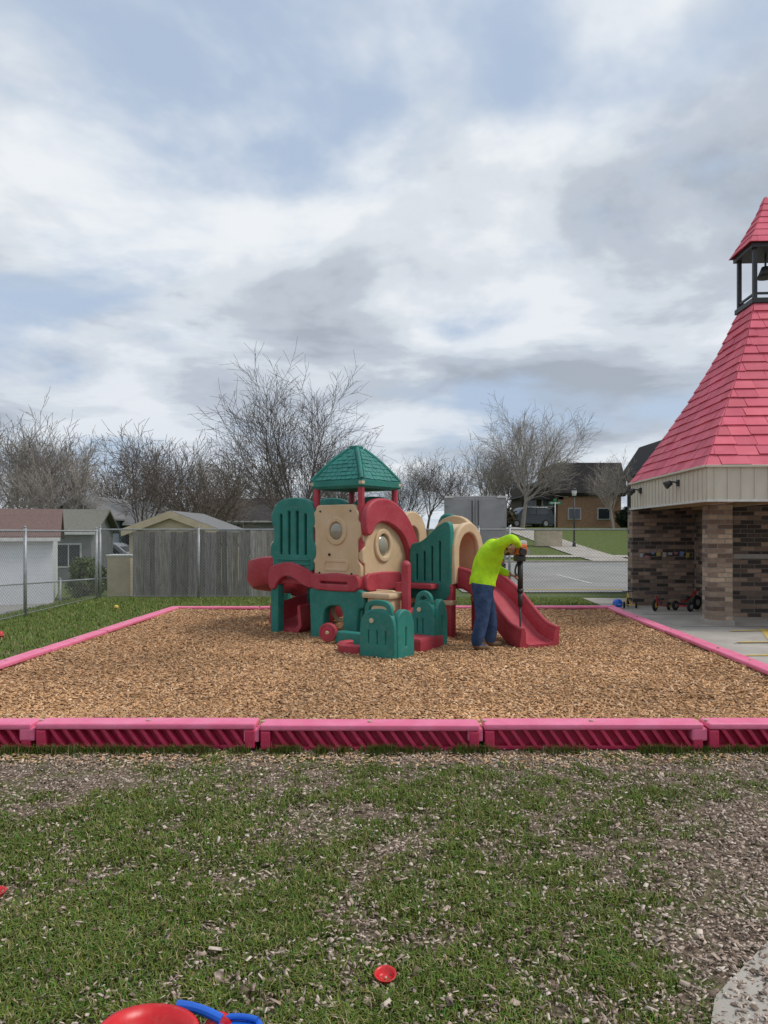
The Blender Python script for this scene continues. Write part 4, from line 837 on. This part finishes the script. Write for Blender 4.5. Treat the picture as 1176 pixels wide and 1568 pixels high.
for sd_,H,r_,kd,an,mt,mr_,ln in ((11,8,.17,(8,10,7,5),(.50,.50,.55,.6),mBk,.0065,.03),(23,11,.24,(9,9,7,5),(.62,.50,.55,.6),mBk2,.011,0),(35,9,.17,(5,8,6,3),(.5,.5,.6,.6),mBk,.012,.1),(47,8,.19,(6,7,6,3),(.7,.55,.6,.6),mBk3,.010,-.1),(59,9,.20,(6,8,6,4),(.45,.5,.55,.6),mBk2,.012,.0)):
    V,F=tree_geo(sd_,H,r_,kids=kd,ang=an,minr=mr_,lean=ln); me=bpy.data.meshes.new('bare_tree'); me.from_pydata(V,[],F); me.materials.append(mt); TM.append(me)
def put(i,x,y,s,rz=0):
    o=bpy.data.objects.new('bare_tree',TM[i]); o.location=(x,y,gz(x,y)); o.scale=(s,s,s); o.rotation_euler=(0,0,rz); link(o)
for i,X,Y,s,rz in ((0,-3.55,31,.98,0),(1,11.6,62,.90,1),(2,-14.0,42,.88,2),(3,-9.7,38,.86,3),(2,-15.6,52,1.05,4),(4,-25.4,52,1.15,.5),(2,-26.3,58,1.15,1.5),(3,-22.2,60,1.15,2.2),(1,-11.8,55,.75,3.1),(0,-2.7,48,.85,1.2),
  (2,4.1,70,.85,2),(4,8.9,66,.8,4),(3,7.9,80,.95,5),(4,18.0,58,.6,.7),(0,2.1,75,.95,3.0),(1,-32.2,60,1.0,2.4),(2,-8.9,60,.95,5),(3,-24.6,70,1.3,3),(3,-10.6,44,.9,2.9),(4,-19.0,46,.85,1.9),(0,13.2,80,1.0,4.9),(2,-29,66,1.2,1.1),(3,-6.2,50,.85,4.0),(2,15.2,84,.9,.3)):
    put(i,X,Y,s,rz)
V=[];F=[]; protos=[tree_geo(100+i,7,.10,ratio=(.3,.5,.28,.16),kids=(5,6,5),ang=(.55,.5,.6),minr=.016) for i in range(4)]; rr=random.Random(8)
for i in range(56):
    x=rr.uniform(-80,80); y=rr.uniform(85,130); s=rr.uniform(.6,1.15); pv,pf=protos[i%4]; k=len(V); az_=rr.random()*6.28; ca,sa=math.cos(az_),math.sin(az_)
    V+=[Vector(((p.x*ca-p.y*sa)*s*1.2+x,(p.x*sa+p.y*ca)*s+y,p.z*s+gz(x,y))) for p in pv]; F+=[tuple(j+k for j in f) for f in pf]
mesh_obj('distant_trees',V,F,mBk2)
def shrub(name,loc,rx,rz_,n_,c):
    rr=np.random.default_rng(int(loc[0]*10)%97+3); P=rr.normal(0,1,(n_,3)); P/=np.linalg.norm(P,axis=1)[:,None]; rad=rr.random(n_)**.4
    lump=np.array([1+.35*noise.noise(Vector((*p,))*2.2+Vector((loc[0],0,0))) for p in P]); P=P*(rad*lump)[:,None]*np.array([rx,rx,rz_]); P[:,2]=np.abs(P[:,2]+rz_*.9)
    s=.05*rx/0.6*rr.uniform(.6,1.4,n_); a1=rr.normal(0,1,(n_,3)); a1/=np.linalg.norm(a1,axis=1)[:,None]; b1=np.cross(a1,rr.normal(0,1,(n_,3))); b1/=np.linalg.norm(b1,axis=1)[:,None]
    V=np.stack([P-a1*s[:,None],P+b1*s[:,None]*.5,P+a1*s[:,None],P-b1*s[:,None]*.5],1).reshape(-1,3)+np.array(loc); base=4*np.arange(n_)
    cl=np.array(c)*rr.uniform(.5,1.4,(n_,1)); fast_mesh(name,V,np.stack([base,base+1,base+2,base+3],1),np.repeat(cl,4,0),mBlade)
shrub('green_shrub',(-10.6,26.5,-.7),.7,.8,5000,(.12,.16,.06)); shrub('evergreen_shrub',(20.8,63,gz(20,64)),1.0,.9,6000,(.04,.055,.03)); shrub('dark_shrub',(9.4,60,gz(9,60)),1.3,.9,5000,(.09,.075,.05))
shrub('distant_hedge',(-28,50,-.7),2.5,1.2,5000,(.08,.07,.05))
# ------------------------------------------------------------------ convert curves to meshes
bpy.context.view_layer.update(); dg=bpy.context.evaluated_depsgraph_get()
for o in PEND:
    me=bpy.data.meshes.new_from_object(o.evaluated_get(dg)); nm=o.name; ml=o.matrix_local.copy(); pr=o.parent
    o.name='old'; q=bpy.data.objects.new(nm,me); COL.objects.link(q); q.parent=pr; q.matrix_local=ml
    for p in me.polygons: p.use_smooth=True
    md=q.modifiers.new('e','EDGE_SPLIT'); md.split_angle=R(35)
for o in PEND: bpy.data.objects.remove(o)
